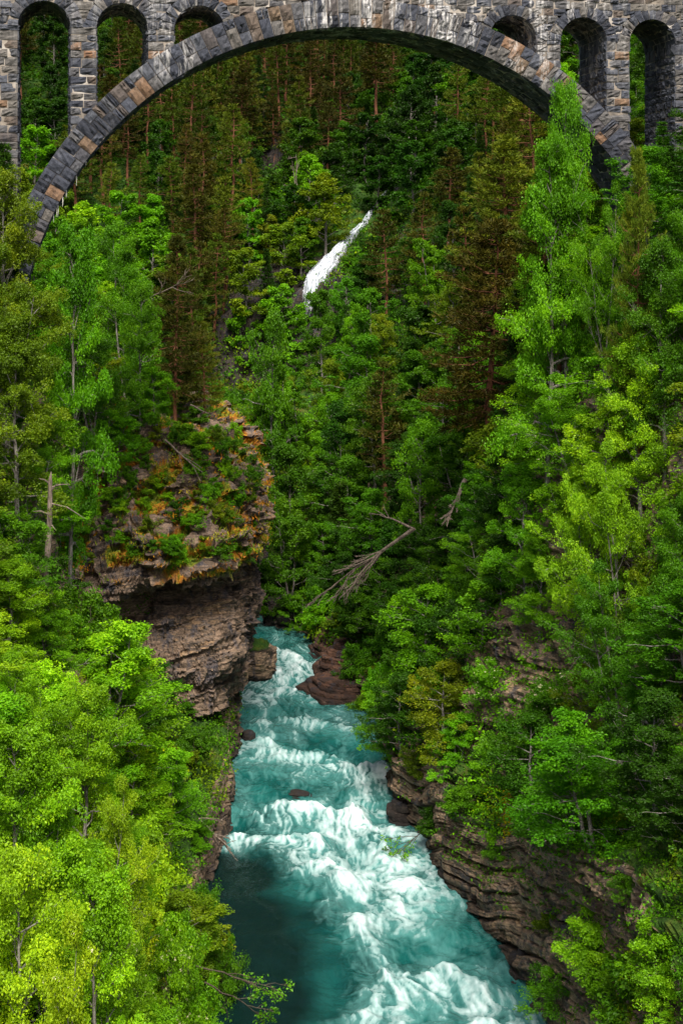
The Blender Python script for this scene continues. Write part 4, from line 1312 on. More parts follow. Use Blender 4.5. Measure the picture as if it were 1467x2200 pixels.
# ------------------------------------------------------------------ trees that stand out in the photograph
# (photo column of the stem, photo row of the tip, measured distance, kind, variant, tone, width m, name, label, blossom)
NAMED = [
 (1050, 470, 104, 'pine_near', 0, 'r', 11.5, 'pine_tree', 'large rust brown pine with a bare red trunk in the middle of the right slope', 0),
 (1085, 288, 126, 'pine_near', 1, 'c', 10.0, 'pine_tree', 'olive pine with a pointed tip below the right half of the great arch', 0),
 (1215, 208, 77, 'birch_near', 0, 'b', 4.1, 'birch_tree', 'bright green birch standing in front of the right foot of the great arch', 0),
 (1175, 348, 73, 'birch_near', 2, 'b', 5.0, 'birch_tree', 'yellow green birch just below the birch at the right arch foot', 0),
 (1372, 318, 71, 'pine_near', 1, 'c', 3.4, 'pine_tree', 'slim yellow green pine below the rightmost open pier of the viaduct', 0),
 (1425, 258, 79.5, 'spruce', 0, 'd', 2.4, 'spruce_tree', 'small dark spruce against the rightmost blue grey pier', 0),
 (1450, 420, 68, 'birch_near', 1, 'g', 4.6, 'birch_tree', 'mid green birch at the right picture edge beneath the viaduct', 0),
 (1300, 400, 76, 'birch_near', 3, 'b', 3.6, 'birch_tree', 'green birch between the slim pine and the birch in front of the arch foot', 0),
 (15, 300, 73.5, 'spruce', 1, 'e', 3.0, 'spruce_tree', 'dark spruce in front of the leftmost pier of the viaduct', 0),
 (20, 385, 71, 'birch_near', 0, 'o', 5.2, 'birch_tree', 'tall olive yellow birch hiding the left foot of the great arch', 0),
 (150, 525, 76, 'birch_near', 2, 'b', 4.4, 'birch_tree', 'upright lime birch right of the tall olive birch at the left arch foot', 0),
 (15, 480, 66, 'birch_near', 3, 'o', 5.4, 'birch_tree', 'broad olive birch at the left picture edge below the viaduct', 0),
 (268, 478, 100, 'birch_near', 1, 'b', 5.0, 'birch_tree', 'vivid green birch under the left half of the great arch', 0),
 (378, 505, 109, 'pine_near', 1, 'r', 5.4, 'pine_tree', 'brown pine on the left hillside between the vivid birch and the waterfall', 0),
 (300, 620, 96, 'birch_near', 0, 'b', 4.2, 'birch_tree', 'green birch above the mossy cliff left of the brown pine', 0),
 (200, 640, 84, 'birch_near', 3, 'g', 5.2, 'birch_tree', 'wide mid green birch on the slope above the bare snag', 0),
 (440, 690, 112, 'pine_near', 0, 'c', 4.0, 'pine_tree', 'thin olive pine on top of the cliff beside the brown pine', 0),
 (330, 790, 98, 'birch_mid', 1, 'b', 3.4, 'birch_tree', 'small bright birch on the top edge of the mossy cliff', 0),
 (130, 780, 80, 'birch_near', 1, 'b', 5.0, 'birch_tree', 'rounded green birch over the bare snag on the left slope', 0),
 (40, 700, 68, 'birch_near', 2, 'o', 5.0, 'birch_tree', 'olive green birch at the left edge halfway up the slope', 0),
 (60, 900, 72, 'birch_near', 3, 'b', 4.8, 'birch_tree', 'dense green birch at the left edge above the snag', 0),
 (235, 880, 88, 'birch_mid', 3, 'b', 3.8, 'birch_tree', 'leafy birch leaning over the left part of the mossy cliff', 0),
 (1150, 560, 88, 'birch_near', 2, 'l', 4.4, 'birch_tree', 'sparse lime green birch right of the large rust brown pine', 0),
 (1428, 535, 70, 'birch_near', 0, 'g', 5.0, 'birch_tree', 'tall mid green birch at the right edge under the slim pine', 0),
 (1300, 560, 82, 'birch_near', 1, 'g', 4.6, 'birch_tree', 'green birch right of the sparse lime birch', 0),
 (1240, 810, 77, 'birch_near', 3, 'b', 5.6, 'rowan_tree', 'spreading rowan with yellow flower heads on the right slope', 1),
 (1375, 735, 71, 'birch_near', 0, 'l', 5.0, 'birch_tree', 'lime topped birch near the right edge above the yellow crowned tree', 0),
 (1255, 965, 70, 'birch_near', 1, 'y', 4.0, 'birch_tree', 'yellow crowned birch shining in the middle of the right slope', 0),
 (1345, 960, 68, 'birch_near', 3, 'l', 4.8, 'birch_tree', 'light green birch right of the yellow crowned birch', 0),
 (1040, 1085, 88, 'birch_near', 3, 'b', 4.6, 'birch_tree', 'fresh green birch right of the fallen grey tree', 0),
 (1160, 1160, 80, 'birch_near', 0, 'b', 4.0, 'birch_tree', 'green birch with a lime tip below the fresh birch by the fallen tree', 0),
 (905, 905, 106, 'birch_mid', 1, 'b', 4.4, 'birch_tree', 'emerald green birch above the fallen grey tree', 0),
 (1130, 1010, 80, 'birch_near', 2, 'b', 4.2, 'birch_tree', 'upright green birch left of the yellow crowned birch', 0),
 (1430, 1060, 65, 'birch_near', 1, 'g', 4.6, 'birch_tree', 'mid green birch at the right edge level with the snag', 0),
 (1330, 1220, 68, 'birch_near', 3, 'g', 5.0, 'birch_tree', 'wide dark green birch overhanging the right rock slope', 0),
 (590, 670, 146, 'birch_mid', 1, 'g', 6.0, 'birch_tree', 'rounded green birch just below the dark rock band beside the waterfall', 0),
 (690, 630, 150, 'birch_mid', 0, 'g', 5.2, 'birch_tree', 'slender green birch at the foot of the waterfall', 0),
 (470, 365, 203, 'birch_mid', 1, 'g', 6.5, 'birch_tree', 'rounded green birch on the hillside left of the bleached dead pine', 0),
 (545, 385, 200, 'birch_mid', 3, 'b', 6.0, 'birch_tree', 'fresh green birch right below the dark rock outcrop', 0),
 (590, 415, 196, 'birch_mid', 0, 'g', 5.5, 'birch_tree', 'green birch between the outcrop and the waterfall', 0),
 (500, 455, 193, 'birch_mid', 1, 'b', 6.0, 'birch_tree', 'bright birch on the rim of the dark rock band', 0),
 (430, 440, 196, 'birch_mid', 2, 'g', 5.5, 'birch_tree', 'green birch far up the left hillside above the brown pine', 0),
 (845, 455, 196, 'birch_mid', 0, 'g', 5.0, 'birch_tree', 'green birch right of the top of the waterfall', 0),
 (795, 545, 176, 'birch_mid', 3, 'g', 5.0, 'birch_tree', 'green birch close right of the middle of the waterfall', 0),
 (870, 515, 182, 'birch_mid', 1, 'd', 5.5, 'birch_tree', 'dark birch on the slope right of the waterfall', 0),
 (740, 600, 168, 'birch_mid', 1, 'g', 5.0, 'birch_tree', 'green birch below the foot of the waterfall on its right', 0),
 # foreground left
 (112, 1258, 74, 'birch_near', 1, 'b', 5.4, 'birch_tree', 'round lime green birch beside the left end of the dark cave', 0),
 (225, 1385, 78, 'shrub_near', 0, 'b', 3.6, 'rowan_shrub', 'flowering rowan bush reaching over the foot of the grey cliff face', 1),
 (20, 1210, 62, 'birch_near', 0, 'l', 4.4, 'birch_tree', 'lime birch at the left edge just under the snag', 0),
 (70, 1400, 56, 'birch_near', 3, 'l', 5.0, 'birch_tree', 'big lime birch at the left edge level with the rapids', 0),
 (175, 1490, 56, 'birch_near', 0, 'l', 4.4, 'birch_tree', 'upright lime birch left of the green shelf', 0),
 (20, 1590, 47, 'birch_near', 2, 'l', 4.6, 'birch_tree', 'lime birch cut by the left edge, beside the big bright birch', 0),
 (120, 1640, 47, 'birch_near', 1, 'l', 4.8, 'birch_tree', 'dense lime birch in the left foreground with dark branches showing', 0),
 (225, 1690, 53, 'birch_near', 3, 'y', 3.6, 'birch_tree', 'yellow green birch reaching towards the river in the left foreground', 0),
 (290, 1800, 55, 'birch_near', 0, 'l', 2.2, 'birch_tree', 'small lime birch at the edge of the foreground thicket', 0),
 (60, 1850, 42, 'birch_near', 0, 'y', 4.4, 'birch_tree', 'yellow birch in the lower left foreground', 0),
 (190, 1900, 44, 'birch_near', 2, 'l', 4.0, 'birch_tree', 'lime birch in the lower left between two yellow green ones', 0),
 (290, 1960, 48, 'birch_near', 1, 'y', 3.2, 'rowan_tree', 'yellow green rowan with cream flower heads near the bottom edge', 1),
 (100, 2010, 38, 'birch_near', 3, 'y', 4.0, 'rowan_tree', 'bright rowan with cream flowers in the bottom left corner', 1),
 (370, 2040, 50, 'shrub_near', 2, 'l', 3.0, 'rowan_shrub', 'lime rowan bush at the bottom beside the dark water', 1),
 (235, 2080, 41, 'shrub_near', 0, 'y', 3.6, 'rowan_shrub', 'yellow green flowering bush at the bottom edge', 1),
 (440, 1900, 66, 'shrub_near', 1, 'g', 2.6, 'willow_shrub', 'dark green bush hanging over the still dark water', 0),
 (395, 1975, 60, 'shrub_near', 0, 'b', 3.0, 'willow_shrub', 'green bush between the brown rock and the foreground birches', 0),
 (480, 2060, 57, 'shrub_near', 2, 'g', 2.8, 'willow_shrub', 'low green bush dipping towards the river at the bottom', 0),
 (430, 2110, 52, 'shrub_near', 1, 'b', 2.6, 'willow_shrub', 'bright bush at the bottom edge beside the river', 0),
]
REPORT = []
def put_top(px, py, yo, kind, var, tone, width, name, label, bl):
    fam = kind.split('_')[0]
    lo, hi = {'birch': (5.0, 12.5), 'pine': (9, 19), 'spruce': (5, 12), 'shrub': (1.5, 4.5)}[fam]
    best = None
    for dy in np.arange(-14, 18.1, .5):                  # slide along the line of sight until stem length fits the ground
        if yo < 80 and yo + dy > 79.5:
            continue
        P = at(px, py, yo + dy)
        h = P[2] - ground(P[0], P[1], P[2] + 3 if yo + dy > 92 else 60, () if yo + dy > 92 else ('hill',))
        cost = max(0, lo - h) * 3 + max(0, h - hi) + abs(dy) * .18 + 25 * max(0, clear_share(P - np.array([0, 0, h]), h, width) - .12)
        if best is None or cost < best[0]:
            best = (cost, P, h, dy)
    cost, P, h, dy = best
    if h < lo or h > hi or abs(dy) > 10:
        REPORT.append((label[:40], round(h, 1), dy))
    h = min(max(h, lo * .6), 21 if fam == 'birch' else hi * 1.15)
    width = max(width * (1 + dy / yo), min(h, 11) * (.40 if fam == 'birch' else .2)) if width > 4.2 else width
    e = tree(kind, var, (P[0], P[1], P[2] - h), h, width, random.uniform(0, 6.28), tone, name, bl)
    tag(e, label, 'shrub' if 'shrub' in name else 'tree')
    TREES[-1]['key'] = True
    return e
for a in NAMED:
    put_top(*a)

# shrubs rooted where a line of sight meets the ground
SHRUBS = [
 (790, 1545, 'shrub_near', 0, 'l', 1.9, 4.0, 'willow_shrub', 'bright lime bush leaning over the river below the red brown ledge'),
 (1270, 2080, 'shrub_near', 1, 'l', 2.6, 3.0, 'maple_shrub', 'lime maple bush growing out of the bare right rock face'),
 (1075, 1850, 'shrub_near', 2, 'b', 1.6, 2.4, 'fern_shrub', 'green fern like bush on the nose of the right rock face'),
 (1060, 1650, 'shrub_near', 0, 'b', 2.0, 2.6, 'maple_shrub', 'light green bush above the yellow lichen patch'),
 (1230, 1700, 'shrub_near', 2, 'g', 2.8, 3.6, 'maple_shrub', 'big leaved green bush right of the yellow lichen patch'),
 (1330, 1690, 'shrub_near', 1, 'g', 3.0, 3.6, 'maple_shrub', 'wide green bush spilling over the upper rim of the right rock face'),
 (1430, 1720, 'shrub_near', 0, 'g', 3.0, 3.8, 'maple_shrub', 'green bush at the right edge on the rim of the rock face'),
 (1180, 1560, 'shrub_near', 1, 'g', 2.8, 3.4, 'rowan_shrub', 'dark green flowering bush in the gully of the right slope'),
 (1050, 1520, 'shrub_near', 2, 'b', 2.6, 3.4, 'rowan_shrub', 'green bush with cream flowers over the stepped nose of the right bank'),
 (900, 1660, 'shrub', 0, 'o', 1.6, 2.4, 'willow_shrub', 'olive bush on the stepped nose of the right bank'),
 (1000, 1740, 'shrub', 1, 'g', 1.4, 2.8, 'willow_shrub', 'low grassy green bush left of the yellow lichen patch'),
 (1200, 2180, 'shrub_near', 2, 'g', 2.4, 3.4, 'willow_shrub', 'mid green bush in the bottom right corner beside the water'),
 (1300, 2160, 'shrub_near', 0, 'b', 2.4, 3.2, 'willow_shrub', 'lime green bush at the bottom right below the maple bush'),
 (1420, 2120, 'shrub_near', 1, 'b', 2.6, 3.2, 'willow_shrub', 'bright bush in the bottom right corner'),
 (1440, 2190, 'shrub_near', 2, 'l', 2.0, 2.8, 'willow_shrub', 'pale lime bush cut by the lower right corner'),
 (1180, 2000, 'shrub', 1, 'o', 1.2, 1.6, 'willow_shrub', 'small olive bush in a crack of the right rock face'),
 (1350, 1930, 'shrub', 0, 'g', 1.2, 1.8, 'willow_shrub', 'small green bush on a ledge of the right rock face'),
 (930, 1790, 'shrub', 2, 'd', 1.6, 2.2, 'ivy_shrub', 'dark leafy bush under the overhang of the right bank'),
 (860, 1480, 'shrub', 1, 'g', 2.6, 3.4, 'willow_shrub', 'green bush on the right bank behind the bright lime bush'),
 (940, 1500, 'shrub', 2, 'g', 3.0, 3.6, 'willow_shrub', 'broad green bush on the right bank above the stepped nose'),
 (840, 1400, 'shrub', 0, 'g', 3.0, 3.2, 'willow_shrub', 'green bush above the red brown ledge'),
 (380, 1110, 'shrub', 1, 'd', 1.2, 2.0, 'juniper_shrub', 'dark juniper on the ledge of the mossy cliff'),
 (370, 1185, 'shrub', 0, 'g', .9, 2.0, 'juniper_shrub', 'low green juniper on the lip over the cave'),
 (450, 1080, 'shrub', 2, 'b', 1.4, 1.8, 'birch_shrub', 'small birch bush on the right half of the mossy cliff'),
 (330, 1060, 'shrub', 1, 'l', 1.4, 2.0, 'birch_shrub', 'lime birch bush on the orange moss of the cliff'),
 (420, 1010, 'shrub', 0, 'g', 1.6, 2.0, 'birch_shrub', 'green birch bush below the orange crest of the cliff'),
 (500, 1040, 'shrub', 2, 'b', 1.4, 1.6, 'birch_shrub', 'bright bush at the right rim of the mossy cliff'),
 (400, 950, 'shrub', 1, 'l', 1.5, 2.2, 'birch_shrub', 'lime bush just under the orange crest of the cliff'),
 (300, 990, 'shrub', 2, 'b', 1.8, 2.4, 'birch_shrub', 'bright bush on the left half of the mossy cliff'),
 (250, 1090, 'shrub', 0, 'g', 1.6, 2.2, 'birch_shrub', 'green bush over the left end of the cave'),
 (160, 1160, 'shrub', 1, 'b', 1.8, 2.6, 'birch_shrub', 'green bush right of the bare snag'),
 (540, 1050, 'shrub', 0, 'g', 1.8, 1.8, 'birch_shrub', 'green bush on the upper corner of the cliff over the river'),
 (350, 1560, 'shrub', 0, 'g', 1.3, 3.0, 'fern_shrub', 'green bush on the shelf under the grey cliff face'),
 (280, 1540, 'shrub', 2, 'g', 1.4, 2.8, 'fern_shrub', 'leafy bush on the left part of the shelf'),
 (400, 1530, 'shrub', 1, 'g', .8, 1.8, 'fern_shrub', 'low bush at the right end of the shelf above the rapids'),
 (340, 1650, 'shrub', 1, 'g', 1.4, 3.0, 'fern_shrub', 'green bush in the middle of the sloping shelf'),
 (395, 1640, 'shrub', 0, 'o', .9, 2.0, 'fern_shrub', 'olive bush on the rim of the shelf beside the river'),
 (375, 1740, 'shrub', 2, 'g', 1.1, 2.2, 'fern_shrub', 'dark green bush beside the dead branch on the shelf'),
 (430, 1800, 'shrub', 1, 'g', .9, 1.8, 'fern_shrub', 'green bush on the low bank below the dead branch'),
 (420, 1830, 'shrub', 0, 'b', .8, 1.8, 'fern_shrub', 'bright low bush at the waterline of the left bank'),
 (560, 1415, 'shrub', 2, 'g', .7, 1.5, 'moss_shrub', 'green tuft capping the rock knob beside the narrow rapids'),
]
for (px, py, kind, var, tone, h, w, name, label) in SHRUBS:
    p = cast(px, py)
    if p is None:
        continue
    bl = 1 if 'flower' in label else 0
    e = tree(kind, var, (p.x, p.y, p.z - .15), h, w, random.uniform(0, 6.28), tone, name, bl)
    tag(e, label, 'shrub')
    TREES[-1]['key'] = True

Rc = np.random.default_rng(61)
spots = {}
for k in range(150):
    qx, qy = Rc.uniform(190, 545), Rc.uniform(890, 1215)
    p = cast(qx, qy)
    if p is None or p.y / YS < 90 or p.y / YS > 112 or p.z < 15.5:
        continue
    if any((p.x - q[0]) ** 2 + (p.y - q[1]) ** 2 + (p.z - q[2]) ** 2 < 1.3 for q in spots):
        continue
    spots[tuple(p)] = 1
    tn = Rc.choice(['b', 'g', 'o', 'l', 'g'])
    h = Rc.uniform(.6, 1.5)
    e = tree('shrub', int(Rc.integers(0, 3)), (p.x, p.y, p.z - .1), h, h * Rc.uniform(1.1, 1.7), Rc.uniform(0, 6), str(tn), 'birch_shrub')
    where = 'left' if qx < 320 else ('middle' if qx < 430 else 'right')
    tag(e, f"{'tiny' if h < 1 else 'small'} {dict(b='bright green', g='green', o='olive', l='lime')[str(tn)]} bush among orange moss on the {'upper' if qy < 1040 else 'lower'} {where} of the cliff top", 'shrub', 'bushes on the mossy cliff')
    TREES[-1]['key'] = True

# ------------------------------------------------------------------ forest on the slopes
MAP = ["ddppqpddqppd",
       "ddpqqpqddpdd",
       "dppqppddqpgg",
       "oppppgddppbg",
       "obbqgggdppbb",
       "obbpggdgppbb",
       "bbgpgggdgpbb",
       "bgggggddgbbl",
       "bggssgdddbll",
       "gbss.gdddbbb",
       "bs...gddgbbg",
       "lb...ggggbgg",
       "llgs..ggbgbg",
       "lllg...gbgbg",
       "lllg....bs.s",
       "lllg....s...",
       "lllg......s.",
       "llllg....sss"]
def sample_ground(G, n, R, flip=None):
    A, B, C = G[:-1, :-1], G[1:, :-1], G[:-1, 1:]
    ar = np.linalg.norm(np.cross(B - A, C - A), axis=2)
    pr = ar.ravel() / ar.sum()
    k = R.choice(len(pr), n, p=pr)
    i, j = np.unravel_index(k, ar.shape)
    a, b = R.uniform(size=(2, n, 1))
    return A[i, j] + (B[i, j] - A[i, j]) * a + (C[i, j] - A[i, j]) * b
R = np.random.default_rng(77)
cand = np.concatenate([sample_ground(GL, 9000, R), sample_ground(GR, 14000, R), sample_ground(GH, 26000, R)])
cand = cand[R.permutation(len(cand))]
px, py = project(cand)
keep = (px > -130) & (px < 1640) & (py > -20) & (py < 2300) & (cand[:, 1] > 48) & (cand[:, 2] > .8)
cand, px, py = cand[keep], px[keep], py[keep]
cells = {}
def near_ok(p, rad):
    ci = (int(p[0] // 6), int(p[1] // 6))
    for a in (-1, 0, 1):
        for b in (-1, 0, 1):
            for q, r in cells.get((ci[0] + a, ci[1] + b), ()):
                if (q[0] - p[0]) ** 2 + (q[1] - p[1]) ** 2 + .35 * (q[2] - p[2]) ** 2 < ((rad + r) * .5) ** 2:
                    return False
    return True
def remember(p, rad):
    cells.setdefault((int(p[0] // 6), int(p[1] // 6)), []).append((p, rad))
for t in TREES:
    remember(t['loc'], min(t['w'] * .62, 3.2))
b0 = np.array(BR.location)
e_b = np.array([math.cos(PSI), math.sin(PSI), 0])
n_b = np.array([-math.sin(PSI), math.cos(PSI), 0])
def in_bridge(p, w, h):
    d = (p - b0) @ n_b
    s = (p - b0) @ e_b
    if -1.0 - .35 * w < d < BW + .6 + .35 * w and p[2] + h > 28:
        if abs(s) > RI - 3 or p[2] + h > ZC + math.sqrt(max(RI * RI - s * s, 0)) - 1.5:
            return True
    return False
COUNT = {}
LIM = {'birch': 170, 'leafy': 90, 'pine': 60, 'shrub': 240, 'spruce': 12}
LIM_FAR = {'birch': 295, 'leafy': 290, 'pine': 290, 'shrub': 295, 'spruce': 70}
order = np.argsort(cand[:, 1] / YS > 132, kind='stable')
cand, px, py = cand[order], px[order], py[order]
for t in TREES:
    COUNT[t['fam']] = COUNT.get(t['fam'], 0) + 1
for p, qx, qy in zip(cand, px, py):
    far = p[1] / YS > 132
    hh = 6.0 if not far else 9.0
    cx_, cy_ = project(p + np.array([0, 0, hh * .55]))
    c, r = int(min(max(cx_, 0), 1466) // 122.3), int(min(max(cy_, 0), 2199) // 122.3)
    code = MAP[r][min(c, 11)]
    if code == '.':
        if R.uniform() > .25:
            continue
        code = 's'
    mixr = R.uniform()
    if code in 'pq':
        if mixr < .20:
            fam, tone = 'birch', R.choice(['d', 'g'])
        elif mixr < .28:
            fam, tone = 'spruce', 'e'
        else:
            fam, tone = 'pine', R.choice(['r', 'p', 'q', 'q', 'c'] if code == 'p' else ['p', 'q', 'q', 'c'])
    elif code == 's':
        fam, tone = 'shrub', R.choice(['g', 's', 'b', 'd'])
    else:
        fam = 'birch'
        tone = {'d': R.choice(['d', 'd', 'd', 'g', 'g']), 'g': R.choice(['g', 'g', 'd', 'b', 'o']), 'b': R.choice(['b', 'b', 'g', 'o', 'l']), 'l': R.choice(['l', 'l', 'y', 'b']), 'o': R.choice(['o', 'o', 'b', 'g'])}[code]
        if code == 'd' and mixr < .10:
            fam, tone = ('pine', 'p') if far else ('shrub', 'd')
        elif not far and mixr < .30:
            fam = 'shrub'
        elif far and mixr < .05:
            fam, tone = 'spruce', 'e'
    lim = LIM_FAR if far else LIM
    grp_ = 'leafy' if fam == 'birch' and tone in 'deg' and (far or tone != 'g') else fam
    if COUNT.get(grp_, 0) >= lim[grp_]:
        continue
    if fam == 'birch':
        h = R.uniform(8, 13) if far else R.uniform(4.0, 7.5)
        w = h * (R.uniform(.5, .75) if far else R.uniform(.75, 1.05))
        kind = 'birch_far' if p[1] > 195 else 'birch_mid'
        rad = w * .62 if far else w * .58
    elif fam == 'pine':
        h = R.uniform(12, 20) if far else R.uniform(8, 13)
        w = h * R.uniform(.30, .42)
        kind = 'pine_far'
        rad = w * .66
    elif fam == 'spruce':
        h = R.uniform(8, 15)
        w = h * R.uniform(.26, .36)
        kind = 'spruce'
        rad = w * .7
    else:
        h = R.uniform(2.0, 4.2)
        w = h * R.uniform(1.0, 1.5)
        kind = 'shrub'
        rad = w * .62
    if not near_ok(p, rad):
        continue
    cw = cliffdist = None
    if p[1] / YS < 140 and p[1] / YS > 84 and p[0] < -6 and p[2] < 24 and p[0] > -24:
        if ground(p[0], p[1], 60) > p[2] + 2.0:
            continue                                         # buried inside the promontory
    if in_bridge(p, w, h):
        continue
    if not clear_ok(p, h, w):
        h2, w2 = min(h, 2.4), min(w, 3.0)
        if fam in ('pine', 'spruce') or not clear_ok(p, h2, w2) or COUNT.get('shrub', 0) >= lim['shrub']:
            continue
        h, w, fam, kind, rad, grp_ = h2, w2, 'shrub', 'shrub', w2 * .62, 'shrub'
        if not near_ok(p, rad):
            continue
    P5 = [p + np.array([0, 0, h * f]) for f in (.35, .65, .95)]
    if all(blocked(q) for q in P5):
        continue
    if 0 and far:
        pass
    nm = 'broadleaf_tree' if grp_ == 'leafy' else {'birch': 'birch_tree', 'pine': 'pine_tree', 'spruce': 'spruce_tree', 'shrub': 'shrub'}[fam]
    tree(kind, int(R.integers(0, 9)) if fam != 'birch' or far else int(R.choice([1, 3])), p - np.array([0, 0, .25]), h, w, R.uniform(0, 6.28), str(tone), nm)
    remember(p, rad)
    COUNT[grp_] = COUNT.get(grp_, 0) + 1
print('trees', COUNT, len(TREES), REPORT)

# labels for the forest: kind, tone, size and the nearest thing one can find in the picture
MARKS = [('the waterfall', 720, 540), ('the dark rock outcrop', 600, 310), ('the dark rock band', 550, 680), ('the crown of the great arch', 740, 75), ('the left foot of the great arch', 100, 420),
         ('the right foot of the great arch', 1320, 350), ('the bare snag', 100, 1140), ('the orange crest of the cliff', 430, 920), ('the cliff corner over the river', 555, 1150), ('the large rust brown pine', 1060, 700),
         ('the fallen grey tree', 790, 1220), ('the red brown ledge', 690, 1470), ('the yellow lichen patch', 1090, 1740), ('the yellow crowned birch', 1250, 1040), ('the leftmost open arch', 90, 180),
         ('the second open arch from the left', 255, 150), ('the rightmost open arch', 1400, 180), ('the brown pine on the left hillside', 375, 620), ('the sparse lime birch', 1150, 650), ('the rim of the right rock face', 1350, 1760),
         ('the river bend', 610, 1340), ('the stepped nose of the right bank', 880, 1680), ('the green shelf', 350, 1580), ('the right picture edge', 1460, 1350), ('the left picture edge', 8, 1700), ('the olive pine with a pointed tip', 1085, 420)]
TW = {'d': 'dark green', 'g': 'mid green', 'b': 'bright green', 'l': 'lime green', 'y': 'yellow green', 'o': 'olive green', 'p': 'brownish', 'q': 'dull green', 's': 'green', 'c': 'olive', 'r': 'rust brown', 'e': 'blackish green'}
byfam = {}
for t in TREES:
    if not t.get('key'):
        byfam.setdefault((t['fam'], t['tone'] in 'pqrc'), []).append(t)
seen = {}
used = {t['o'].get('label') for t in TREES if t.get('key')}
for lst in byfam.values():
    hs = np.array([t['h'] for t in lst])
    q1, q2 = np.quantile(hs, [.33, .66])
    for t in lst:
        cx_, cy_ = project(t['loc'] + np.array([0, 0, t['h'] * .6]))
        dd = sorted((math.hypot(cx_ - x, (cy_ - y)), n, x, y) for n, x, y in MARKS)
        d, n, x, y = dd[0]
        dx, dy = cx_ - x, cy_ - y
        rel = ('left of' if dx < 0 else 'right of') if abs(dx) > abs(dy) else ('above' if dy < 0 else 'below')
        dist = 'close ' if d < 75 else ('' if d < 150 else 'well ')
        if 'edge' in n:
            rel, dist = 'near', ''
        size = 'small' if t['h'] < q1 else ('tall' if t['h'] > q2 else 'medium')
        kind = {'birch': 'birch', 'pine': 'pine', 'spruce': 'spruce', 'shrub': 'bush'}[t['fam']]
        if t['name'] == 'broadleaf_tree':
            kind = 'leafy tree'
        t['opts'] = [f"{size} {TW[t['tone']]} {kind} {dist}{rel} {n}"]
        rel2 = ('left' if dx < 0 else 'right')
        up2 = ('upper' if dy < 0 else 'lower')
        t['opts'].append(f"{size} {TW[t['tone']]} {kind} {dist}{rel} {n}, on its {up2} {rel2} side")
        for dd2 in dd[1:4]:
            t['opts'].append(f"{size} {TW[t['tone']]} {kind} {dist}{rel} {n}, towards {dd2[1]}")
rest = [t for l in byfam.values() for t in l]
for level in range(5):
    cnt = {}
    for t in rest:
        if 'label' not in t:
            cnt[t['opts'][level]] = cnt.get(t['opts'][level], 0) + 1
    for t in rest:
        if 'label' not in t and cnt[t['opts'][level]] == 1 and t['opts'][level] not in used and len(t['opts'][level].split()) <= 16:
            t['label'] = t['opts'][level]
            used.add(t['label'])
left_over = {}
for t in rest:
    if 'label' not in t:
        left_over.setdefault(t['opts'][0], []).append(t)
for lab, l in left_over.items():
    l.sort(key=lambda t: float(project(t['loc'])[0]))
    if len(l) == 2:
        l[0]['label'], l[1]['label'] = 'left one of two: ' + lab, 'right one of two: ' + lab
    elif len(l) == 3:
        for t, w_ in zip(l, ('leftmost', 'middle', 'rightmost')):
            t['label'] = w_ + ' of three: ' + lab
    else:
        for t in l:
            t['label'] = lab
for t in rest:
    grp = 'leafy trees of the gorge forest' if t['name'] == 'broadleaf_tree' else {'birch': 'birches of the gorge forest', 'pine': 'pines of the gorge forest', 'spruce': 'spruces of the gorge forest', 'shrub': 'bushes on the gorge slopes'}[t['fam']]
    tag(t['o'], ' '.join(t['label'].split()[:16]), 'shrub' if t['fam'] == 'shrub' else 'tree', grp)

# ------------------------------------------------------------------ ground cover that nobody could count
def cover(name, pts, nrm, cols, per, size, spread, up, R, mat, kind_stuff=True, blade=False):
    k = len(pts)
    L = Leaves()
    off = R.normal(size=(k, per, 3)) * spread[:, None, None]
    off[..., 2] = np.abs(off[..., 2]) * .7
    c = pts[:, None] + off + nrm[:, None] * (size[:, None, None] * .3)
    if blade:
        a = unit(R.normal(size=(k, per, 3)) * .5 + nrm[:, None] * .5 + np.array([0, 0, up]))
        b = unit(np.cross(a, R.normal(size=(k, per, 3))))
        asp = .22
    else:
        n_ = unit(R.normal(size=(k, per, 3)) * .7 + nrm[:, None] * .6 + np.array([0, 0, up]))
        a = unit(np.cross(n_, R.normal(size=(k, per, 3))))
        b = np.cross(n_, a)
        asp = .62
    s = size[:, None, None] * R.uniform(.6, 1.4, (k, per, 1))
    t = np.clip(R.normal(.5, .14, (k, 1)) + R.normal(0, .12, (k, per)), 0, 1)
    L.add(c.reshape(-1, 3), (a * s * .5).reshape(-1, 3), (b * s * .5 * asp).reshape(-1, 3), t.ravel())
    me = L.mesh(name, np.repeat(cols, per, axis=0))
    return tag(link(name, me, mat), kind='stuff')
def surface_pts(G, n, R, flip):
    N = grid_normals(G) * (-1 if flip else 1)
    A = G[:-1, :-1]
    ar = np.linalg.norm(np.cross(G[1:, :-1] - A, G[:-1, 1:] - A), axis=2)
    px, py = project(A)
    vis = (px > -80) & (px < 1550) & (py > -60) & (py < 2280) & (A[..., 1] > 45)
    wgt = ar * vis / np.maximum(A[..., 1] / 100, .5) ** 2
    pr = wgt.ravel() / wgt.sum()
    k = R.choice(len(pr), n, p=pr)
    i, j = np.unravel_index(k, ar.shape)
    u_, v_ = R.uniform(size=(2, n, 1))
    return A[i, j] + (G[i + 1, j] - A[i, j]) * u_ + (G[i, j + 1] - A[i, j]) * v_, N[i, j]
R = np.random.default_rng(5)
Pl, Nl = surface_pts(GL, 24000, R, False)
Pr, Nr = surface_pts(GR, 36000, R, True)
Ph, Nh = surface_pts(GH, 36000, R, False)
Nh *= np.sign(Nh[:, 2:3])
P_, N_ = np.concatenate([Pl, Pr, Ph]), np.concatenate([Nl, Nr, Nh])
px, py = project(P_)
patch = fbm(P_ * .12, 3)
dens = np.ones(len(P_))
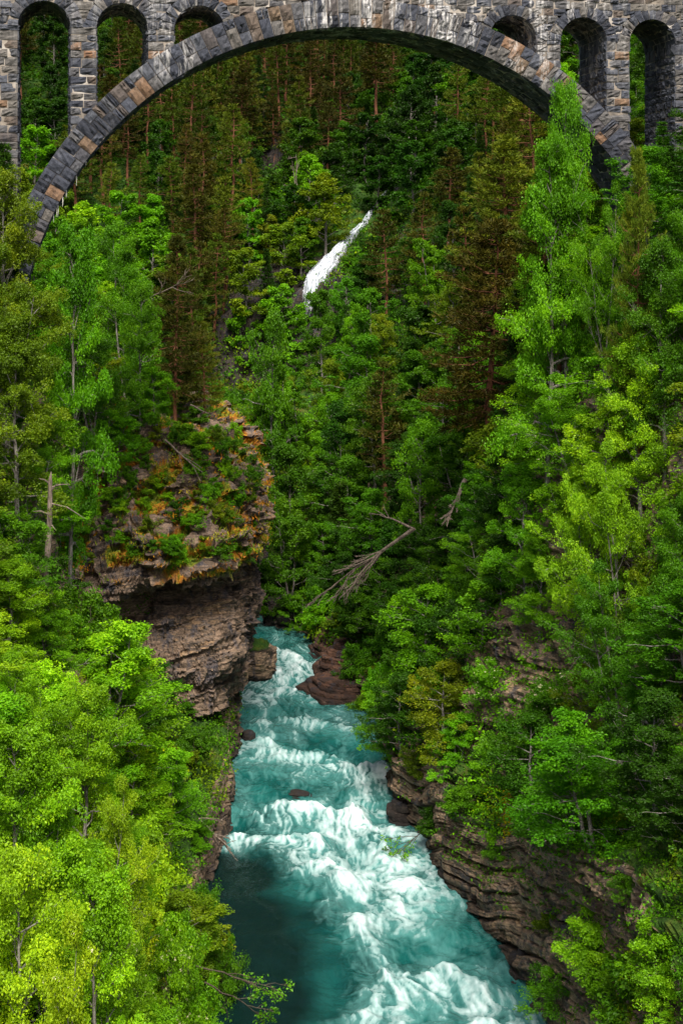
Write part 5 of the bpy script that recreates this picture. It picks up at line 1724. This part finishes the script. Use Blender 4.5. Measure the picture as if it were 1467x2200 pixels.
dens[poly_mask(px, py, [(930, 1750), (1130, 1780), (1467, 1770), (1467, 2080), (1180, 2110), (1090, 2100)]) & (N_[:, 2] < .5)] = .14
dens[poly_mask(px, py, [(835, 1590), (970, 1680), (950, 1770), (845, 1760)])] = .2
dens[poly_mask(px, py, [(470, 650), (560, 600), (650, 560), (655, 640), (640, 700), (520, 730), (480, 740)])] = .05
dens[poly_mask(px, py, [(560, 270), (640, 270), (650, 330), (570, 375)])] = .06
dens[poly_mask(px, py, [(645, 650), (652, 575), (735, 495), (830, 408), (838, 420), (760, 520), (700, 600), (670, 640)])] = 0
dens[(P_[:, 2] < 1.6) & (P_[:, 1] / YS < 136)] = 0
dens[(P_[:, 2] < 4.5) & (P_[:, 0] > 0) & (P_[:, 1] / YS < 105)] *= .35
dens *= np.where(N_[:, 2] < .1, .35, 1)
ok = R.uniform(size=len(P_)) < dens * (.75 + .5 * patch)
P_, N_, px, py, patch = P_[ok], N_[ok], px[ok], py[ok], patch[ok]
code = np.array([MAP[int(min(max(b, 0), 2199) // 122.3)][int(min(max(a, 0), 1466) // 122.3)] for a, b in zip(px, py)])
cols = np.zeros((len(P_), 3))
for k, v in TONE.items():
    cols[code == k] = v
cols[code == '.'] = TONE['g']
pine = np.isin(code, ['p', 'q'])
cols[pine] = np.array(TONE['d']) * 1.1
cols = cols * R.uniform(.65, 1.35, (len(cols), 1)) * np.where(patch[:, None] > .35, np.array([[1.7, 1.0, .9]]), 1)
size = np.clip(P_[:, 1] * .0018, .12, .5) * R.uniform(.8, 1.3, len(P_))
cover('undergrowth', P_, N_, cols, 14, size, size * 1.25 * (1.3 + 1.0 * np.clip(patch, 0, 1)), .6, R, M_under)
# orange and green moss tufts with grass on the ledges of the promontory
Pc, Nc = surface_pts(GC, 60000, R, False)
if cflip:
    Nc = -Nc
mk = smooth(fbm(np.stack([Pc[:, 0] * .55, Pc[:, 1] * .3, Pc[:, 2] * .75], -1) + 31, 3), -.6, .15)
sel = (Nc[:, 2] > .12) & (Pc[:, 2] > 15.3) & (R.uniform(size=len(Pc)) < mk + .15)
Pc, Nc = Pc[sel], Nc[sel]
m = fbm(Pc * .35 + 3, 3)
pal = np.array([(.42, .19, .014), (.30, .105, .013), (.13, .19, .010), (.31, .28, .016), (.075, .17, .008)])
idx = np.clip(((m + .75) / 1.5 * 5).astype(int) + R.integers(-1, 2, len(m)), 0, 4)
sz = R.uniform(.13, .28, len(Pc))
keep = R.uniform(size=len(Pc)) < .75
cover('moss', Pc[keep], Nc[keep], pal[idx][keep] * R.uniform(.7, 1.25, (keep.sum(), 1)), 9, sz[keep], sz[keep] * 1.1, .7, R, M_moss, True, True)

# ------------------------------------------------------------------ dead wood and single branches
def dead_branching(parts, R, p0, p1, r0, depth=3, kids=5, spread=.5, sag=.0):
    g = np.linspace(0, 1, 7)
    L = np.linalg.norm(p1 - p0)
    ln = p0 + (p1 - p0) * g[:, None] + np.concatenate([[np.zeros(3)], np.cumsum(R.normal(0, .022 * L, (6, 3)), 0)]) + np.array([0, 0, -sag * L]) * (g ** 2)[:, None]
    tube(parts, ln, r0 * (1 - .82 * g) + .008, 6, R.uniform(.3, .8))
    tips = [ln[-1]]
    if depth > 0:
        d = unit(p1 - p0)
        for k in range(kids):
            q = R.uniform(.3, .98)
            pc = np.array([np.interp(q, g, ln[:, c]) for c in range(3)])
            dd = unit(d + R.normal(0, spread, 3))
            tips += dead_branching(parts, R, pc, pc + dd * L * R.uniform(.25, .5) * (1.15 - q * .5), r0 * .42, depth - 1, max(2, kids - 2), spread, sag)
    return tips
def deadwood(name, label, cat, a, b, r0, seed, depth=3, kids=5, spread=.5, sag=0.0, mat=None):
    Rr = np.random.default_rng(seed)
    parts = Parts()
    a, b = np.asarray(a, float), np.asarray(b, float)
    tips = dead_branching(parts, Rr, np.zeros(3), b - a, r0, depth, kids, spread, sag)
    o = tag(link(name, parts.mesh(name), mat or M_deadwood), label, cat)
    o.location = a
    return o, np.array(tips)
# bare snag on the left slope: broken stem with stub branches
Rr = np.random.default_rng(4)
sp = Parts()
base = at(95, 1275, 66)
top = at(108, 1032, 66)
d = top - base
g = np.linspace(0, 1, 9)
st = base + d * g[:, None] + np.stack([.10 * np.sin(g * 3), 0 * g, 0 * g], 1) - base
tube(sp, np.concatenate([[st[0] - [0, 0, 5.5]], st]), np.concatenate([[.26], .19 - .08 * g]), 9, .6)
tube(sp, [st[-1], st[-1] + [.03, 0, .25], st[-1] + [.05, 0, .45]], [.10, .06, .01], 6, .6)
for (f, dx, dz) in [(.93, 1.1, .25), (.80, 1.9, -.75), (.97, -.5, .3), (.7, -.7, .2), (.88, .5, .6), (.6, .5, -.2)]:
    p0 = st[0] + d * f
    tube(sp, [p0, p0 + [dx * .5, -.1, dz * .4 + .1], p0 + [dx, -.3, dz]], [.06, .04, .01], 5, .4)
sn = tag(link('snag', sp.mesh('snag'), M_deadwood), 'bare grey broken trunk with stub branches standing on the left slope', 'dead tree')
sn.location = base
deadwood('fallen_tree', 'fallen grey dead tree with splayed roots hanging over the right bank', 'dead tree', at(890, 1135, 104), at(712, 1285, 105), .17, 31, 3, 9, .24, .06)
deadwood('dead_branch', 'bent pale branch arching above the fallen grey tree', 'branch', at(885, 1135, 103), at(805, 1105, 103), .10, 35, 2, 3, .4, -.1)
deadwood('dead_branch', 'forked bare branch lying on the shelf edge above the still water', 'branch', at(385, 1728, 83), at(492, 1830, 81.5), .11, 33, 3, 6, .42)
deadwood('dead_pine', 'bleached dead pine with twisted bare limbs left of the waterfall', 'dead tree', at(638, 450, 186), at(634, 352, 186), .13, 37, 2, 6, .75, -.2)
deadwood('dead_pine', 'thin bleached dead stem beside the twisted dead pine', 'dead tree', at(684, 462, 190), at(683, 372, 190), .11, 38, 1, 4, .5)
deadwood('dead_branch', 'bare stick lying across the orange moss of the cliff', 'branch', at(355, 945, 97), at(440, 1022, 95.5), .07, 39, 2, 4, .35)
deadwood('dead_branch', 'thin bare twig on the crest of the mossy cliff', 'branch', at(410, 870, 100), at(462, 896, 99), .06, 42, 2, 5, .5)
deadwood('dead_branch', 'pale hanging dead limb under the large rust brown pine', 'branch', at(1000, 1030, 98), at(965, 1100, 97), .2, 40, 2, 7, .35, .1)
deadwood('dead_branch', 'bare bleached branch in front of the brown pine on the left hillside', 'branch', at(300, 650, 107), at(402, 612, 105), .07, 43, 2, 5, .45, -.15)
# branches with fresh leaves that reach out over the water
def leafy(label, a, b, seed, tone, n=26, size=.15, puff=.30, r0=.032):
    Rr = np.random.default_rng(seed)
    e = tag(empty('leafy_branch', a), label, 'branch')
    parts = Parts()
    tips = np.array(dead_branching(parts, Rr, np.zeros(3), np.asarray(b) - np.asarray(a), r0, 2, 6, .45, .1))
    link('twig', parts.mesh('twig'), M_shrubbark, e)
    L = Leaves()
    leaf_spray(L, Rr, tips, np.full(len(tips), puff), n, size, 1.0, .5)
    o = link('leaves', L.mesh('leaves'), M_leaf, e)
    o.color = (*TONE[tone], 1)
leafy('thin leafy branch drooping from the right bank over the white water', at(930, 1760, 85), at(840, 1835, 82.5), 51, 'b', 14)
leafy('leafy twig reaching out over the dark water at the bottom', at(420, 2075, 60), at(610, 2120, 61), 52, 'b', 10, .13)
leafy('second leafy twig below it reaching over the dark water', at(440, 2110, 58), at(560, 2180, 59), 53, 'g', 12, .13)
# bright yellow lichen on the right rock face
pl = cast(1092, 1740)
if pl is not None:
    Rr = np.random.default_rng(8)
    pts, nr = [], []
    for k in range(900):
        q = cast(1092 + Rr.normal(0, 9) + Rr.uniform(-6, 6), 1740 + Rr.normal(0, 26))
        if q is not None and abs(q.y - pl.y) < 2.5:
            pts.append(q[:])
    pts = np.array(pts)
    nr = np.broadcast_to(unit(np.array([-.6, -.6, .5])), pts.shape)
    o = cover('lichen', pts, nr, np.broadcast_to(np.array([.42, .34, .01]), pts.shape) * Rr.uniform(.6, 1.2, (len(pts), 1)), 4, np.full(len(pts), .09), np.full(len(pts), .05), .3, Rr, M_moss)
